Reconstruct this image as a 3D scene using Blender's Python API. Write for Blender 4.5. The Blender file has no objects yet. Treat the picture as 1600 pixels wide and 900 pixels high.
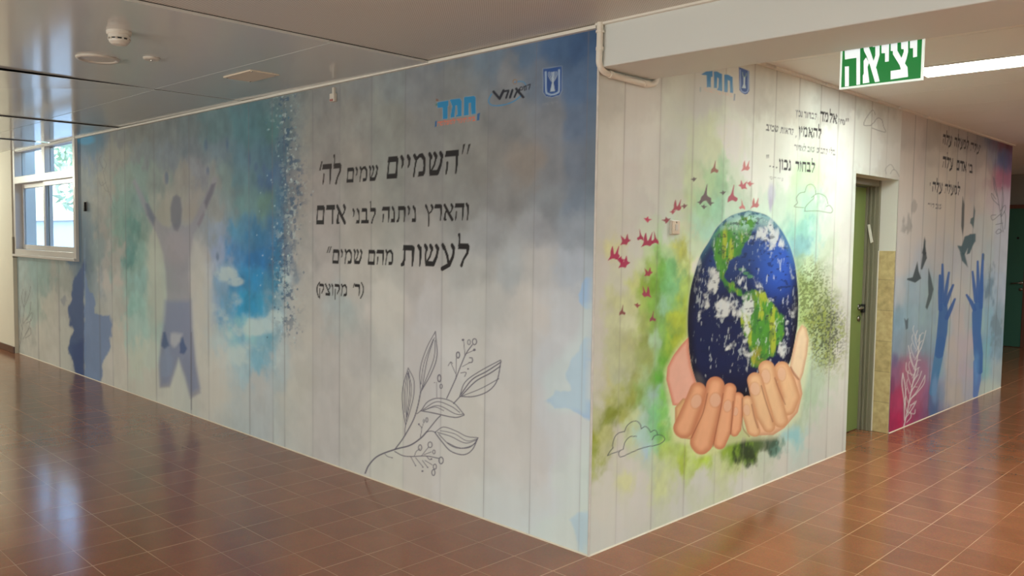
import bpy, bmesh, math
import numpy as np
from mathutils import Matrix, Vector

# ------------------------------------------------------------------ camera, world, light, exposure
sc = bpy.context.scene
COL = sc.collection
FPX = 1303.96
R = np.array([[0.71194196, 0.70209449, 0.01421203],
              [0.05188111, -0.03240436, -0.9981274],
              [-0.70031921, 0.71134611, -0.05949546]])
CAM = np.array([2.56705709, -3.17926472, 1.57361098])
cd = bpy.data.cameras.new('camera')
cd.sensor_width = 36.0
cd.lens = FPX / 1600.0 * 36.0
cd.clip_start = 0.05
co = bpy.data.objects.new('camera', cd)
COL.objects.link(co)
m = Matrix.Identity(4)
for i in range(3):
    m[i][0] = R[0, i]
    m[i][1] = -R[1, i]
    m[i][2] = -R[2, i]
    m[i][3] = CAM[i]
co.matrix_world = m
sc.camera = co

sc.view_settings.view_transform = 'Standard'
sc.view_settings.look = 'None'
sc.view_settings.gamma = 1.0
sc.view_settings.use_curve_mapping = False
sc.view_settings.exposure = 0.0

world = bpy.data.worlds.new('sky')
sc.world = world
world.use_nodes = True
wn = world.node_tree
sky = wn.nodes.new('ShaderNodeTexSky')
sky.sky_type = 'NISHITA'
sky.sun_disc = False
sky.sun_elevation = math.radians(42)
sky.sun_rotation = math.radians(200)
wn.links.new(sky.outputs[0], wn.nodes['Background'].inputs[0])
wn.nodes['Background'].inputs[1].default_value = 0.75


def area(name, loc, target, sx, sy, power, color):
    l = bpy.data.lights.new(name, 'AREA')
    l.shape = 'RECTANGLE'
    l.size, l.size_y = sx, sy
    l.energy = power
    l.color = color
    o = bpy.data.objects.new(name, l)
    o.location = loc
    d = Vector(target) - Vector(loc)
    o.rotation_euler = d.to_track_quat('-Z', 'Y').to_euler()
    COL.objects.link(o)
    return o


# daylight through the row of windows in the wall behind the camera (out of frame)
area('window_daylight', (-0.5, -6.85, 1.35), (-0.5, 0, 0.95), 8.0, 1.3, 200, (0.965, 1.0, 0.945))
# daylight through the windows opposite the far end of the hall
area('window_daylight', (-12.0, -6.85, 1.5), (-11.2, 0, 1.3), 3.0, 1.4, 112, (0.95, 1.0, 0.91))
# added fill light aimed at the cream pier to brighten it, left of the frame
area('hall_fill', (-11.4, -1.3, 2.5), (-10.6, 0, 1.3), 0.6, 0.6, 52, (0.96, 1.0, 0.84))
# unseen fill added right of the camera, lifts the side wall near the corner
area('hall_fill', (3.9, -1.6, 2.55), (3.9, -1.6, 0), 1.2, 0.3, 125, (0.86, 1.0, 1.04))
# fill lights added out of frame to brighten the side corridor and end door
area('corridor_fill', (2.9, 2.2, 2.62), (2.9, 2.2, 0), 0.9, 0.3, 20, (0.95, 1.0, 0.94))
area('corridor_fill', (2.6, 7.6, 2.62), (2.6, 7.6, 0), 0.9, 0.3, 85, (0.95, 1.0, 0.94))

# ------------------------------------------------------------------ helpers
def mat(name, col, rough=0.6, metal=0.0, spec=0.5, emit=None, estr=0.0):
    mt = bpy.data.materials.new(name)
    mt.use_nodes = True
    b = mt.node_tree.nodes['Principled BSDF']
    b.inputs['Base Color'].default_value = (*lin(col), 1)
    b.inputs['Roughness'].default_value = rough
    b.inputs['Metallic'].default_value = metal
    b.inputs['Specular IOR Level'].default_value = spec
    if emit is not None:
        b.inputs['Emission Color'].default_value = (*lin(emit), 1)
        b.inputs['Emission Strength'].default_value = estr
    return mt


def lin(c):
    a = np.asarray(c, float) / 255.0
    return np.where(a <= 0.04045, a / 12.92, ((a + 0.055) / 1.055) ** 2.4)


def mottled(mt, scale, amount, bump=0.0):
    """soft procedural colour variation and grain on a plain material"""
    nt = mt.node_tree
    b = nt.nodes['Principled BSDF']
    base = b.inputs['Base Color'].default_value[:]
    tc = nt.nodes.new('ShaderNodeTexCoord')
    nz = nt.nodes.new('ShaderNodeTexNoise')
    nz.inputs['Scale'].default_value = scale
    nz.inputs['Detail'].default_value = 5
    nt.links.new(tc.outputs['Object'], nz.inputs['Vector'])
    mx = nt.nodes.new('ShaderNodeMix')
    mx.data_type = 'RGBA'
    mx.inputs['A'].default_value = tuple(x * (1 - amount) for x in base[:3]) + (1,)
    mx.inputs['B'].default_value = tuple(min(1, x * (1 + amount)) for x in base[:3]) + (1,)
    nt.links.new(nz.outputs[0], mx.inputs['Factor'])
    nt.links.new(mx.outputs['Result'], b.inputs['Base Color'])
    if bump:
        bp = nt.nodes.new('ShaderNodeBump')
        bp.inputs['Strength'].default_value = bump
        bp.inputs['Distance'].default_value = 0.01
        nt.links.new(nz.outputs[0], bp.inputs['Height'])
        nt.links.new(bp.outputs[0], b.inputs['Normal'])
    return mt


def obj(name, bm, mt, parent=None, bevel=0.0, smooth=False):
    me = bpy.data.meshes.new(name)
    bmesh.ops.recalc_face_normals(bm, faces=bm.faces)
    bm.to_mesh(me)
    bm.free()
    o = bpy.data.objects.new(name, me)
    COL.objects.link(o)
    for x in (mt if isinstance(mt, (list, tuple)) else [mt]):
        me.materials.append(x)
    if parent is not None:
        o.parent = parent
        o.matrix_parent_inverse = Matrix.Translation(-parent.location) if parent.type == 'EMPTY' else parent.matrix_basis.inverted()
    if smooth:
        for p in me.polygons:
            p.use_smooth = True
    if bevel:
        b = o.modifiers.new('bevel', 'BEVEL')
        b.width = bevel
        b.segments = 2
        b.limit_method = 'ANGLE'
    return o


def thing(name, label, cat, loc, group=None):
    o = bpy.data.objects.new(name, None)
    o.empty_display_size = 0.05
    o.location = loc
    COL.objects.link(o)
    o['label'] = label
    o['category'] = cat
    if group:
        o['group'] = group
    return o


def tag(o, label, cat, group=None):
    o['label'] = label
    o['category'] = cat
    if group:
        o['group'] = group
    return o


def struct(o):
    o['kind'] = 'structure'
    return o


def box(bm, x0, x1, y0, y1, z0, z1):
    vs = [bm.verts.new((x, y, z)) for x in (x0, x1) for y in (y0, y1) for z in (z0, z1)]
    for f in ((0, 1, 3, 2), (4, 6, 7, 5), (0, 4, 5, 1), (2, 3, 7, 6), (0, 2, 6, 4), (1, 5, 7, 3)):
        bm.faces.new([vs[i] for i in f])
    return bm


def BX(*a):
    return box(bmesh.new(), *a)


def tube(bm, pts, r, seg=14, cap=True):
    pts = [Vector(p) for p in pts]
    rs = r if isinstance(r, (list, tuple)) else [r] * len(pts)
    rings = []
    t0 = (pts[1] - pts[0]).normalized()
    n = t0.orthogonal().normalized()
    for i, p in enumerate(pts):
        t = (pts[min(i + 1, len(pts) - 1)] - pts[max(i - 1, 0)]).normalized()
        n = (n - t * n.dot(t)).normalized()
        b = t.cross(n)
        rings.append([bm.verts.new(p + (n * math.cos(a) + b * math.sin(a)) * rs[i])
                      for a in [2 * math.pi * k / seg for k in range(seg)]])
    for i in range(len(rings) - 1):
        for k in range(seg):
            bm.faces.new((rings[i][k], rings[i][(k + 1) % seg], rings[i + 1][(k + 1) % seg], rings[i + 1][k]))
    if cap:
        bm.faces.new(rings[0][::-1])
        bm.faces.new(rings[-1])
    return bm


def lathe(bm, prof, c, seg=40):
    """profile [(radius, z)] turned about a vertical axis through c"""
    rings = []
    for r, z in prof:
        if r < 1e-6:
            rings.append([bm.verts.new((c[0], c[1], c[2] + z))])
        else:
            rings.append([bm.verts.new((c[0] + r * math.cos(2 * math.pi * k / seg),
                                        c[1] + r * math.sin(2 * math.pi * k / seg), c[2] + z)) for k in range(seg)])
    for a, b in zip(rings[:-1], rings[1:]):
        for k in range(seg):
            k2 = (k + 1) % seg
            if len(a) == 1:
                bm.faces.new((a[0], b[k], b[k2]))
            elif len(b) == 1:
                bm.faces.new((a[k], a[k2], b[0]))
            else:
                bm.faces.new((a[k], a[k2], b[k2], b[k]))
    return bm


def prism(bm, pts, axis, a0, a1):
    """extrude a 2-D outline along an axis: 'y' takes (x,z) points, 'x' takes (y,z), 'z' takes (x,y)"""
    def P(p, a):
        return {'y': (p[0], a, p[1]), 'x': (a, p[0], p[1]), 'z': (p[0], p[1], a)}[axis]
    A = [bm.verts.new(P(p, a0)) for p in pts]
    B = [bm.verts.new(P(p, a1)) for p in pts]
    bm.faces.new(A)
    bm.faces.new(B[::-1])
    n = len(pts)
    for i in range(n):
        bm.faces.new((A[i], A[(i + 1) % n], B[(i + 1) % n], B[i]))
    return bm


def hit(px, axis, val):
    r = R.T @ np.array([px[0] - 800.0, px[1] - 450.0, FPX])
    t = (val - CAM[axis]) / r[axis]
    return CAM + t * r


def proj(X, Y, Z):
    d = [X - CAM[0], Y - CAM[1], Z - CAM[2]]
    p = [R[i, 0] * d[0] + R[i, 1] * d[1] + R[i, 2] * d[2] for i in range(3)]
    return 800 + FPX * p[0] / p[2], 450 + FPX * p[1] / p[2]


# ------------------------------------------------------------------ dimensions (metres; wall corner at the origin)
HL = 2.60       # ceiling of the hall
HR = 2.667      # ceiling of the side corridor
AX = -9.5       # far end of the long mural
BY = 7.17       # far end of the side mural
DY0, DY1, DZ = 3.05, 3.91, 2.092     # door recess in the side wall
BEAM = 2.395

# ------------------------------------------------------------------ materials of the room
M_wall = mottled(mat('painted_plaster_cream', (222, 214, 194), 0.75), 3, 0.04, 0.05)
M_white = mottled(mat('painted_plaster_white', (218, 216, 206), 0.7), 3, 0.03, 0.05)
M_trim = mat('white_trim', (232, 229, 218), 0.45)
M_caulk = mottled(mat('sealant', (225, 215, 195), 0.6), 30, 0.1)
M_dark = mat('void', (30, 28, 26), 0.9)
M_grey = mottled(mat('grey_plaster', (150, 150, 146), 0.8), 2, 0.05)


def ceiling_mat(name, col, rough, perforated=False):
    mt = mottled(mat(name, col, rough, spec=0.35), 1.4, 0.03, 0.02)
    nt = mt.node_tree
    b = nt.nodes['Principled BSDF']
    if perforated:
        tc = nt.nodes.new('ShaderNodeTexCoord')
        vm = nt.nodes.new('ShaderNodeVectorMath')
        vm.operation = 'SCALE'
        vm.inputs['Scale'].default_value = 1 / 0.0135
        nt.links.new(tc.outputs['Object'], vm.inputs[0])
        fr = nt.nodes.new('ShaderNodeVectorMath')
        fr.operation = 'FRACTION'
        nt.links.new(vm.outputs[0], fr.inputs[0])
        sp = nt.nodes.new('ShaderNodeVectorMath')
        sp.operation = 'DISTANCE'
        sep = nt.nodes.new('ShaderNodeSeparateXYZ')
        nt.links.new(fr.outputs[0], sep.inputs[0])
        cb = nt.nodes.new('ShaderNodeCombineXYZ')
        nt.links.new(sep.outputs[0], cb.inputs[0])
        nt.links.new(sep.outputs[1], cb.inputs[1])
        nt.links.new(cb.outputs[0], sp.inputs[0])
        sp.inputs[1].default_value = (0.5, 0.5, 0)
        lt = nt.nodes.new('ShaderNodeMath')
        lt.operation = 'LESS_THAN'
        lt.inputs[1].default_value = 0.2
        nt.links.new(sp.outputs['Value'], lt.inputs[0])
        mx = nt.nodes.new('ShaderNodeMix')
        mx.data_type = 'RGBA'
        old = b.inputs['Base Color'].links[0].from_socket
        nt.links.new(old, mx.inputs['A'])
        mx.inputs['B'].default_value = (*lin((130, 118, 104)), 1)
        nt.links.new(lt.outputs[0], mx.inputs['Factor'])
        nt.links.new(mx.outputs['Result'], b.inputs['Base Color'])
    return mt


M_ceil = ceiling_mat('enamelled_ceiling_panel', (212, 214, 210), 0.11)
M_perf = ceiling_mat('perforated_ceiling_panel', (212, 210, 202), 0.4, True)
M_ceilR = ceiling_mat('corridor_ceiling_panel', (236, 236, 230), 0.45)


def floor_mat():
    mt = bpy.data.materials.new('terrazzo_tiles')
    mt.use_nodes = True
    nt = mt.node_tree
    N, L = nt.nodes, nt.links
    b = N['Principled BSDF']
    tc = N.new('ShaderNodeTexCoord')
    sep = N.new('ShaderNodeSeparateXYZ')
    L.new(tc.outputs['Object'], sep.inputs[0])

    def math_(op, a, v=None, c=None):
        n = N.new('ShaderNodeMath')
        n.operation = op
        for i, x in enumerate((a, v, c)):
            if x is None:
                continue
            if isinstance(x, (int, float)):
                n.inputs[i].default_value = x
            else:
                L.new(x, n.inputs[i])
        return n.outputs[0]
    T = 0.2565
    wob = N.new('ShaderNodeTexNoise')
    wob.inputs['Scale'].default_value = 2.5
    L.new(tc.outputs['Object'], wob.inputs['Vector'])
    gx = math_('DIVIDE', sep.outputs[0], T)
    gy = math_('DIVIDE', math_('ADD', sep.outputs[1], 0.012), T)

    def joint(g):
        f = math_('FRACT', g)
        d = math_('ABSOLUTE', math_('SUBTRACT', math_('FRACT', math_('ADD', f, 0.5)), 0.5))
        return math_('MULTIPLY', d, T)
    jx, jy = joint(gx), joint(gy)
    # joint strength wanders along the joints
    nz = N.new('ShaderNodeTexNoise')
    nz.inputs['Scale'].default_value = 1.7
    nz.inputs['Detail'].default_value = 4
    L.new(tc.outputs['Object'], nz.inputs['Vector'])
    w = math_('MAXIMUM', math_('MULTIPLY_ADD', nz.outputs[0], 0.0135, -0.0042), 0.0004)
    dj = math_('MINIMUM', jx, math_('MULTIPLY', jy, 1.5))
    jm = math_('SUBTRACT', 1.0, math_('SMOOTH_MIN', math_('DIVIDE', dj, w), 1.0, 0.15))
    jm = math_('MAXIMUM', math_('MINIMUM', math_('MULTIPLY', jm, 2.0), 1.0), 0.0)
    cell = N.new('ShaderNodeCombineXYZ')
    L.new(math_('FLOOR', gx), cell.inputs[0])
    L.new(math_('FLOOR', gy), cell.inputs[1])
    wh = N.new('ShaderNodeTexWhiteNoise')
    wh.noise_dimensions = '2D'
    L.new(cell.outputs[0], wh.inputs['Vector'])
    r1 = N.new('ShaderNodeValToRGB')
    e = r1.color_ramp.elements
    e[0].color = (*lin((150, 95, 66)), 1)
    e[1].color = (*lin((162, 104, 73)), 1)
    L.new(wh.outputs['Value'], r1.inputs[0])
    sp = N.new('ShaderNodeTexVoronoi')
    sp.inputs['Scale'].default_value = 160
    L.new(tc.outputs['Object'], sp.inputs['Vector'])
    big = N.new('ShaderNodeTexNoise')
    big.inputs['Scale'].default_value = 6
    big.inputs['Detail'].default_value = 6
    L.new(tc.outputs['Object'], big.inputs['Vector'])
    mul = N.new('ShaderNodeMix')
    mul.data_type = 'RGBA'
    mul.blend_type = 'MULTIPLY'
    mul.inputs['Factor'].default_value = 0.2
    L.new(r1.outputs[0], mul.inputs['A'])
    L.new(sp.outputs['Color'], mul.inputs['B'])
    mul2 = N.new('ShaderNodeMix')
    mul2.data_type = 'RGBA'
    mul2.blend_type = 'OVERLAY'
    mul2.inputs['Factor'].default_value = 0.18
    L.new(mul.outputs['Result'], mul2.inputs['A'])
    L.new(big.outputs[0], mul2.inputs['B'])
    fin = N.new('ShaderNodeMix')
    fin.data_type = 'RGBA'
    L.new(jm, fin.inputs['Factor'])
    L.new(mul2.outputs['Result'], fin.inputs['A'])
    fin.inputs['B'].default_value = (*lin((206, 158, 122)), 1)
    L.new(fin.outputs['Result'], b.inputs['Base Color'])
    rg = math_('MULTIPLY_ADD', big.outputs[0], 0.10, 0.105)
    L.new(rg, b.inputs['Roughness'])
    b.inputs['Specular IOR Level'].default_value = 0.5
    bp = N.new('ShaderNodeBump')
    bp.inputs['Strength'].default_value = 0.10
    bp.inputs['Distance'].default_value = 0.02
    hh = math_('ADD', math_('MULTIPLY', wob.outputs[0], 0.5), math_('MULTIPLY', jm, -0.05))
    L.new(hh, bp.inputs['Height'])
    L.new(bp.outputs[0], b.inputs['Normal'])
    return mt


M_floor = floor_mat()

# ------------------------------------------------------------------ room shell
XW0, XW1, YB, YE = -14.0, 5.2, -7.0, 11.5
struct(obj('floor', BX(XW0, XW1, YB, YE + 0.1, -0.1, 0), M_floor))

# long wall behind the left mural, with the window opening
WX0, WX1, WZ = -9.46, -7.22, 1.30
b = bmesh.new()
box(b, AX, WX0, 0.002, 0.22, 0, 2.75)
box(b, WX1, -0.002, 0.002, 0.22, 0, 2.75)
box(b, WX0, WX1, 0.002, 0.22, 0, WZ)
struct(obj('wall_front', b, M_white))
# cream pier that stands a little proud at the far end of the hall
struct(obj('wall_pier', BX(XW0, AX, -0.05, 0.22, 0, 2.75), M_wall))
# side wall with the door recess
b = bmesh.new()
box(b, -0.14, -0.002, 0.22, DY0, 0, 2.75)
box(b, -0.14, -0.002, DY1, BY, 0, 2.75)
box(b, -0.14, -0.002, DY0, DY1, DZ, 2.75)
struct(obj('wall_side', b, M_white))
b = bmesh.new()
box(b, -0.40, -0.14, 2.3, DY0 - 0.12, 0, 2.75)
box(b, -0.40, -0.14, DY1, BY, 0, 2.75)
box(b, -0.40, -0.14, DY0 - 0.12, DY1, DZ + 0.02, 2.75)
struct(obj('wall_inner', b, M_white))
struct(obj('wall_end', BX(-3.2, XW1, YE, YE + 0.1, 0, 2.75), M_grey))
struct(obj('wall_return', BX(-3.2, -0.40, BY - 0.1, BY, 0, 2.75), M_grey))
struct(obj('wall_nook', BX(-3.3, -3.2, BY - 0.1, YE + 0.1, 0, 2.75), M_grey))
struct(obj('wall_back', BX(XW0, XW1, YB - 0.1, YB, 0, 2.75), M_wall))
struct(obj('wall_left', BX(XW0 - 0.1, XW0, YB - 0.1, 0.22, 0, 2.75), M_wall))
struct(obj('wall_right', BX(XW1, XW1 + 0.1, YB - 0.1, YE + 0.1, 0, 2.75), M_wall))

# hall ceiling: enamelled metal panels with narrow open seams
M_void = M_dark
xs = [XW0, -12.6, -10.3, -8.05, -5.95, -3.49, -1.25]
ys = [YB, -5.1, -2.9, -0.69, 0.0]
b = bmesh.new()
# each panel's near edge hangs a little below its neighbour, so the seams stand open towards the camera
drop = {5: 0.015, 4: None, 3: 0.010, 2: 0.010, 1: 0.010, 0: 0.010}
for i in range(len(xs) - 1):
    for j in range(len(ys) - 1):
        x0, x1, y0, y1 = xs[i] + 0.002, xs[i + 1], ys[j] + 0.0015, ys[j + 1] - 0.0015
        d = drop[i]
        d0, d1 = (d, d) if d is not None else ((0.034, 0.003) if j == 2 else (0.005, 0.003))
        e = 0.0012 if j == 3 else 0.0
        low = [(x0, y0, HL - e), (x0, y1, HL), (x1, y0, HL - d0 - e), (x1, y1, HL - d1)]
        th = 0.013 if i == 5 else 0.0025
        vs = [b.verts.new(p) for p in low] + [b.verts.new((x, y, z + th)) for x, y, z in low]
        for f in ((0, 1, 3, 2), (4, 6, 7, 5), (0, 4, 5, 1), (2, 3, 7, 6), (0, 2, 6, 4), (1, 5, 7, 3)):
            b.faces.new([vs[q] for q in f])
struct(obj('ceiling', b, M_ceil))
struct(obj('ceiling_perforated', BX(-1.244, XW1, YB, -0.002, HL, HL + 0.02), M_perf))
struct(obj('ceiling_void', BX(XW0, XW1, YB, -0.001, HL + 0.05, HL + 0.12), M_dark))
# corridor ceiling panels
b = bmesh.new()
yy = [0.40, 0.83, 1.63, 2.40, 3.22, 3.98, 4.40, 5.2, 6.0, 6.8, 7.6, 8.6, 9.6, 10.6, YE]
for i in range(len(yy) - 1):
    box(b, 0.030 if yy[i + 1] < 7.2 else -3.2, XW1, yy[i] + 0.002, yy[i + 1] - 0.002, HR, HR + 0.02)
struct(obj('ceiling_corridor', b, M_ceilR))
struct(obj('ceiling_corridor_void', BX(-3.2, XW1, 0.40, YE, HR + 0.03, HR + 0.1), M_dark))
# deep beam that spans the side corridor in line with the long wall
M_beam = mottled(mat('beam_paint', (214, 219, 216), 0.6), 2.5, 0.03, 0.04)
struct(obj('ceiling_beam', BX(0.0, XW1, -0.012, 0.40, BEAM, 2.75), M_beam, bevel=0.006))

# edge trims
b = bmesh.new()
box(b, AX, 0.0, -0.028, -0.0035, HL - 0.020, HL - 0.004)
box(b, 0.0, XW1, -0.034, -0.0125, HL - 0.010, HL + 0.004)
struct(obj('trim_1', b, M_trim))
b = bmesh.new()
box(b, 0.0035, 0.016, 0.41, BY, HR - 0.016, HR + 0.02)
yo = 0.41
for (ga, gb) in ((1.58, 1.71), (2.35, 2.45), (3.18, 3.33), (3.60, 3.80), (4.29, 4.43), (BY, BY)):
    box(b, 0.016, 0.032, yo, ga, HR - 0.016, HR - 0.001)      # the lip of the angle is bent away in short gaps
    yo = gb
struct(obj('trim_2', b, M_trim))
b = bmesh.new()
for (x, n) in ((0, 0),):
    prism(b, [(0, 0), (0, 0.010), (-0.009, 0)], 'x', AX, 0.006)
struct(obj('trim_3', b, M_caulk))
b = bmesh.new()
prism(b, [(0.003, 0), (0.003, 0.007), (0.008, 0)], 'y', -0.006, DY0)
prism(b, [(0.003, 0), (0.003, 0.007), (0.008, 0)], 'y', DY1, BY)
struct(obj('trim_4', b, M_caulk))
# worn edge bead on the wall corner
M_bead = mottled(mat('corner_bead', (206, 202, 196), 0.6), 14, 0.25)
struct(obj('trim_5', tube(bmesh.new(), [(0.0, -0.001, 0.0), (0.0, -0.001, BEAM)], 0.0065, 10), M_bead))
M_skirt = mottled(mat('terracotta_skirting', (88, 58, 46), 0.35), 12, 0.2)
struct(obj('baseboard_left', BX(XW0, AX + 0.005, -0.065, -0.05, 0, 0.085), M_skirt, bevel=0.004))
M_ledge = mat('pier_edge', (150, 140, 120), 0.6)
struct(obj('trim_6', BX(AX - 0.005, AX + 0.03, -0.056, -0.003, 1.235, 1.50), M_ledge, bevel=0.004))

# ------------------------------------------------------------------ printed murals: colours painted on a fine vertex grid
_lat = np.random.RandomState(11).rand(256, 256)


def vnoise(x, y):
    xi, yi = np.floor(x).astype(int), np.floor(y).astype(int)
    fx, fy = x - xi, y - yi
    fx, fy = fx * fx * (3 - 2 * fx), fy * fy * (3 - 2 * fy)
    a, b_ = _lat[xi % 256, yi % 256], _lat[(xi + 1) % 256, yi % 256]
    c, d = _lat[xi % 256, (yi + 1) % 256], _lat[(xi + 1) % 256, (yi + 1) % 256]
    return (a * (1 - fx) + b_ * fx) * (1 - fy) + (c * (1 - fx) + d * fx) * fy


def fbm(x, y, n=4):
    s, a, t = 0, 0.5, 0
    for i in range(n):
        s = s + a * vnoise(x + 17.3 * i, y + 9.1 * i)
        t += a
        a *= 0.5
        x, y = x * 2.03, y * 2.03
    return s / t


def sstep(a, b_, x):
    t = np.clip((x - a) / (b_ - a), 0, 1)
    return t * t * (3 - 2 * t)


def smooth_line(pts, n=7):
    p = np.asarray(pts, float)
    if len(p) < 3:
        return p
    q = np.vstack([2 * p[0] - p[1], p, 2 * p[-1] - p[-2]])
    out = []
    for i in range(1, len(q) - 2):
        for t in np.linspace(0, 1, n, endpoint=False):
            a, b_, c, d = q[i - 1], q[i], q[i + 1], q[i + 2]
            out.append(0.5 * (2 * b_ + (c - a) * t + (2 * a - 5 * b_ + 4 * c - d) * t * t + (3 * b_ - a - 3 * c + d) * t ** 3))
    out.append(q[-2])
    return np.array(out)


class Canvas:
    """rows x columns of points on a wall, with paint in linear RGB; X/Y give the point in the traced layout"""

    def __init__(s, us, vs, to3d):
        s.us, s.vs = us, vs
        s.U, s.V = np.meshgrid(us, vs)
        s.P3 = to3d(s.U, s.V)
        s.X, s.Y = proj(*s.P3)
        s.C = np.zeros(s.U.shape + (3,))
        s.xmin, s.xmax, s.ymin, s.ymax = s.X.min(0), s.X.max(0), s.Y.min(1), s.Y.max(1)

    def win(s, x0, x1, y0, y1):
        c = np.where((s.xmax >= x0) & (s.xmin <= x1))[0]
        r = np.where((s.ymax >= y0) & (s.ymin <= y1))[0]
        if len(c) == 0 or len(r) == 0:
            return None
        return (slice(r[0], r[-1] + 1), slice(c[0], c[-1] + 1))

    def winuv(s, u0, u1, v0, v1):
        c = np.where((s.us >= u0) & (s.us <= u1))[0]
        r = np.where((s.vs >= v0) & (s.vs <= v1))[0]
        if len(c) == 0 or len(r) == 0:
            return None
        return (slice(r[0], r[-1] + 1), slice(c[0], c[-1] + 1))

    def mix(s, w, a, col):
        a = np.clip(a, 0, 1)[..., None]
        s.C[w] = s.C[w] * (1 - a) + np.asarray(col) * a

    @staticmethod
    def sd_poly(X, Y, pts):
        p = np.asarray(pts, float)
        d = np.full(X.shape, 1e9)
        ins = np.zeros(X.shape, bool)
        for (x0, y0), (x1, y1) in zip(p, np.roll(p, -1, 0)):
            ex, ey = x1 - x0, y1 - y0
            t = np.clip(((X - x0) * ex + (Y - y0) * ey) / (ex * ex + ey * ey + 1e-12), 0, 1)
            d = np.minimum(d, (X - x0 - t * ex) ** 2 + (Y - y0 - t * ey) ** 2)
            if y0 != y1:
                ins ^= ((y0 > Y) != (y1 > Y)) & (X < (x1 - x0) * (Y - y0) / (y1 - y0) + x0)
        d = np.sqrt(d)
        return np.where(ins, -d, d)

    @staticmethod
    def sd_stroke(X, Y, pts):
        """capsule chain of (x, y, radius)"""
        d = np.full(X.shape, 1e9)
        for (x0, y0, r0), (x1, y1, r1) in zip(pts[:-1], pts[1:]):
            ex, ey = x1 - x0, y1 - y0
            t = np.clip(((X - x0) * ex + (Y - y0) * ey) / (ex * ex + ey * ey + 1e-12), 0, 1)
            d = np.minimum(d, np.hypot(X - x0 - t * ex, Y - y0 - t * ey) - (r0 + (r1 - r0) * t))
        return d

    def poly(s, pts, col, alpha=1.0, soft=0.7, warp=0.0, wscale=0.1, tex=None):
        p = np.asarray(pts, float)
        mg = soft + warp + 2
        w = s.win(p[:, 0].min() - mg, p[:, 0].max() + mg, p[:, 1].min() - mg, p[:, 1].max() + mg)
        if w is None:
            return
        X, Y = s.X[w], s.Y[w]
        d = s.sd_poly(X, Y, p)
        if warp:
            d = d + warp * 2 * (fbm(s.U[w] / wscale + 3, s.V[w] / wscale, 4) - 0.5)
        a = alpha * sstep(soft, -soft, d)
        if tex is not None:
            a = a * tex(s.U[w], s.V[w])
        s.mix(w, a, col)

    def stroke(s, pts, r, col, alpha=1.0, soft=0.6, smooth=True):
        p = smooth_line(pts) if smooth else np.asarray(pts, float)
        w = s.win(p[:, 0].min() - 4 - r, p[:, 0].max() + 4 + r, p[:, 1].min() - 4 - r, p[:, 1].max() + 4 + r)
        if w is None:
            return
        d = s.sd_stroke(s.X[w], s.Y[w], [(x, y, r) for x, y in p])
        s.mix(w, alpha * sstep(soft, -soft, d), col)

    def ring(s, cx, cy, rx, ry, r, col, alpha=1.0):
        t = np.linspace(0, 2 * np.pi, 15)
        s.stroke(np.stack([cx + rx * np.cos(t), cy + ry * np.sin(t)], 1), r, col, alpha, smooth=False)

    def blob(s, cx, cy, rx, ry, col, alpha=1.0, edge=0.5, wob=0.5, scale=0.25, ang=0.0, seed=0.0, n=4):
        """watercolour patch: noise-eaten ellipse"""
        k = 1.7
        q = max(rx, ry) * k if ang else None
        w = s.win(cx - (q or rx * k), cx + (q or rx * k), cy - (q or ry * k), cy + (q or ry * k))
        if w is None:
            return
        dx, dy = s.X[w] - cx, s.Y[w] - cy
        c, sn = math.cos(math.radians(ang)), math.sin(math.radians(ang))
        dx, dy = dx * c + dy * sn, -dx * sn + dy * c
        d = np.hypot(dx / rx, dy / ry)
        d = d + wob * 2 * (fbm(s.U[w] / scale + seed, s.V[w] / scale + seed * 1.7, n) - 0.5)
        s.mix(w, alpha * sstep(1 + edge * 0.45, 1 - edge * 0.75, d), col)

    def word(s, text, right, left, h, col, alpha=1.0, bold=0.0):
        """one Hebrew word set right-to-left between two baseline points of the layout"""
        ax, val = s.plane
        pr, pl, ph = hit(right, ax, val), hit(left, ax, val), hit((right[0], right[1] - h), ax, val)
        ui = 0 if ax == 1 else 1
        ur, ul, zr, zl, H = pr[ui], pl[ui], pr[2], pl[2], ph[2] - pr[2]
        tot = sum(GLYPH[c][0] + 0.1 for c in text) - 0.1
        k = (ur - ul) / tot
        x = ur
        for c in text:
            wd, parts = GLYPH[c]
            x0 = x - wd * k
            w = s.winuv(x0 - 0.4 * k, x + 0.4 * k, min(zr, zl) - 0.5 * H, max(zr, zl) + 1.7 * H)
            x = x0 - 0.1 * k
            if w is None:
                continue
            U, V = s.U[w], s.V[w]
            base = zl + (zr - zl) * (x0 + wd * k / 2 - ul) / (ur - ul)
            gx, gy = (U - x0) / k, (V - base) / H
            # measure distances in letter heights; squeeze x so strokes keep even weight
            asp = k / H
            d = np.full(gx.shape, 1e9)
            for kind, pts in parts:
                if kind == 'p':
                    d = np.minimum(d, s.sd_poly(gx * asp, gy, [(a * asp, b_) for a, b_ in pts]))
                else:
                    q = max(0.75, min(1.15, asp))
                    d = np.minimum(d, s.sd_stroke(gx * asp, gy, [(a * asp, b_, r * q) for a, b_, r in pts]))
            px = abs(s.Y[w][0, 0] - s.Y[w][-1, 0]) / max(1e-6, abs(V[-1, 0] - V[0, 0])) * H if V.shape[0] > 1 else 10
            aa = 0.75 / max(px, 1)
            s.mix(w, alpha * sstep(aa, -aa, d - bold), col)


def Pg(*p):
    return ('p', p)


def St(*p):
    return ('s', p)


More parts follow.
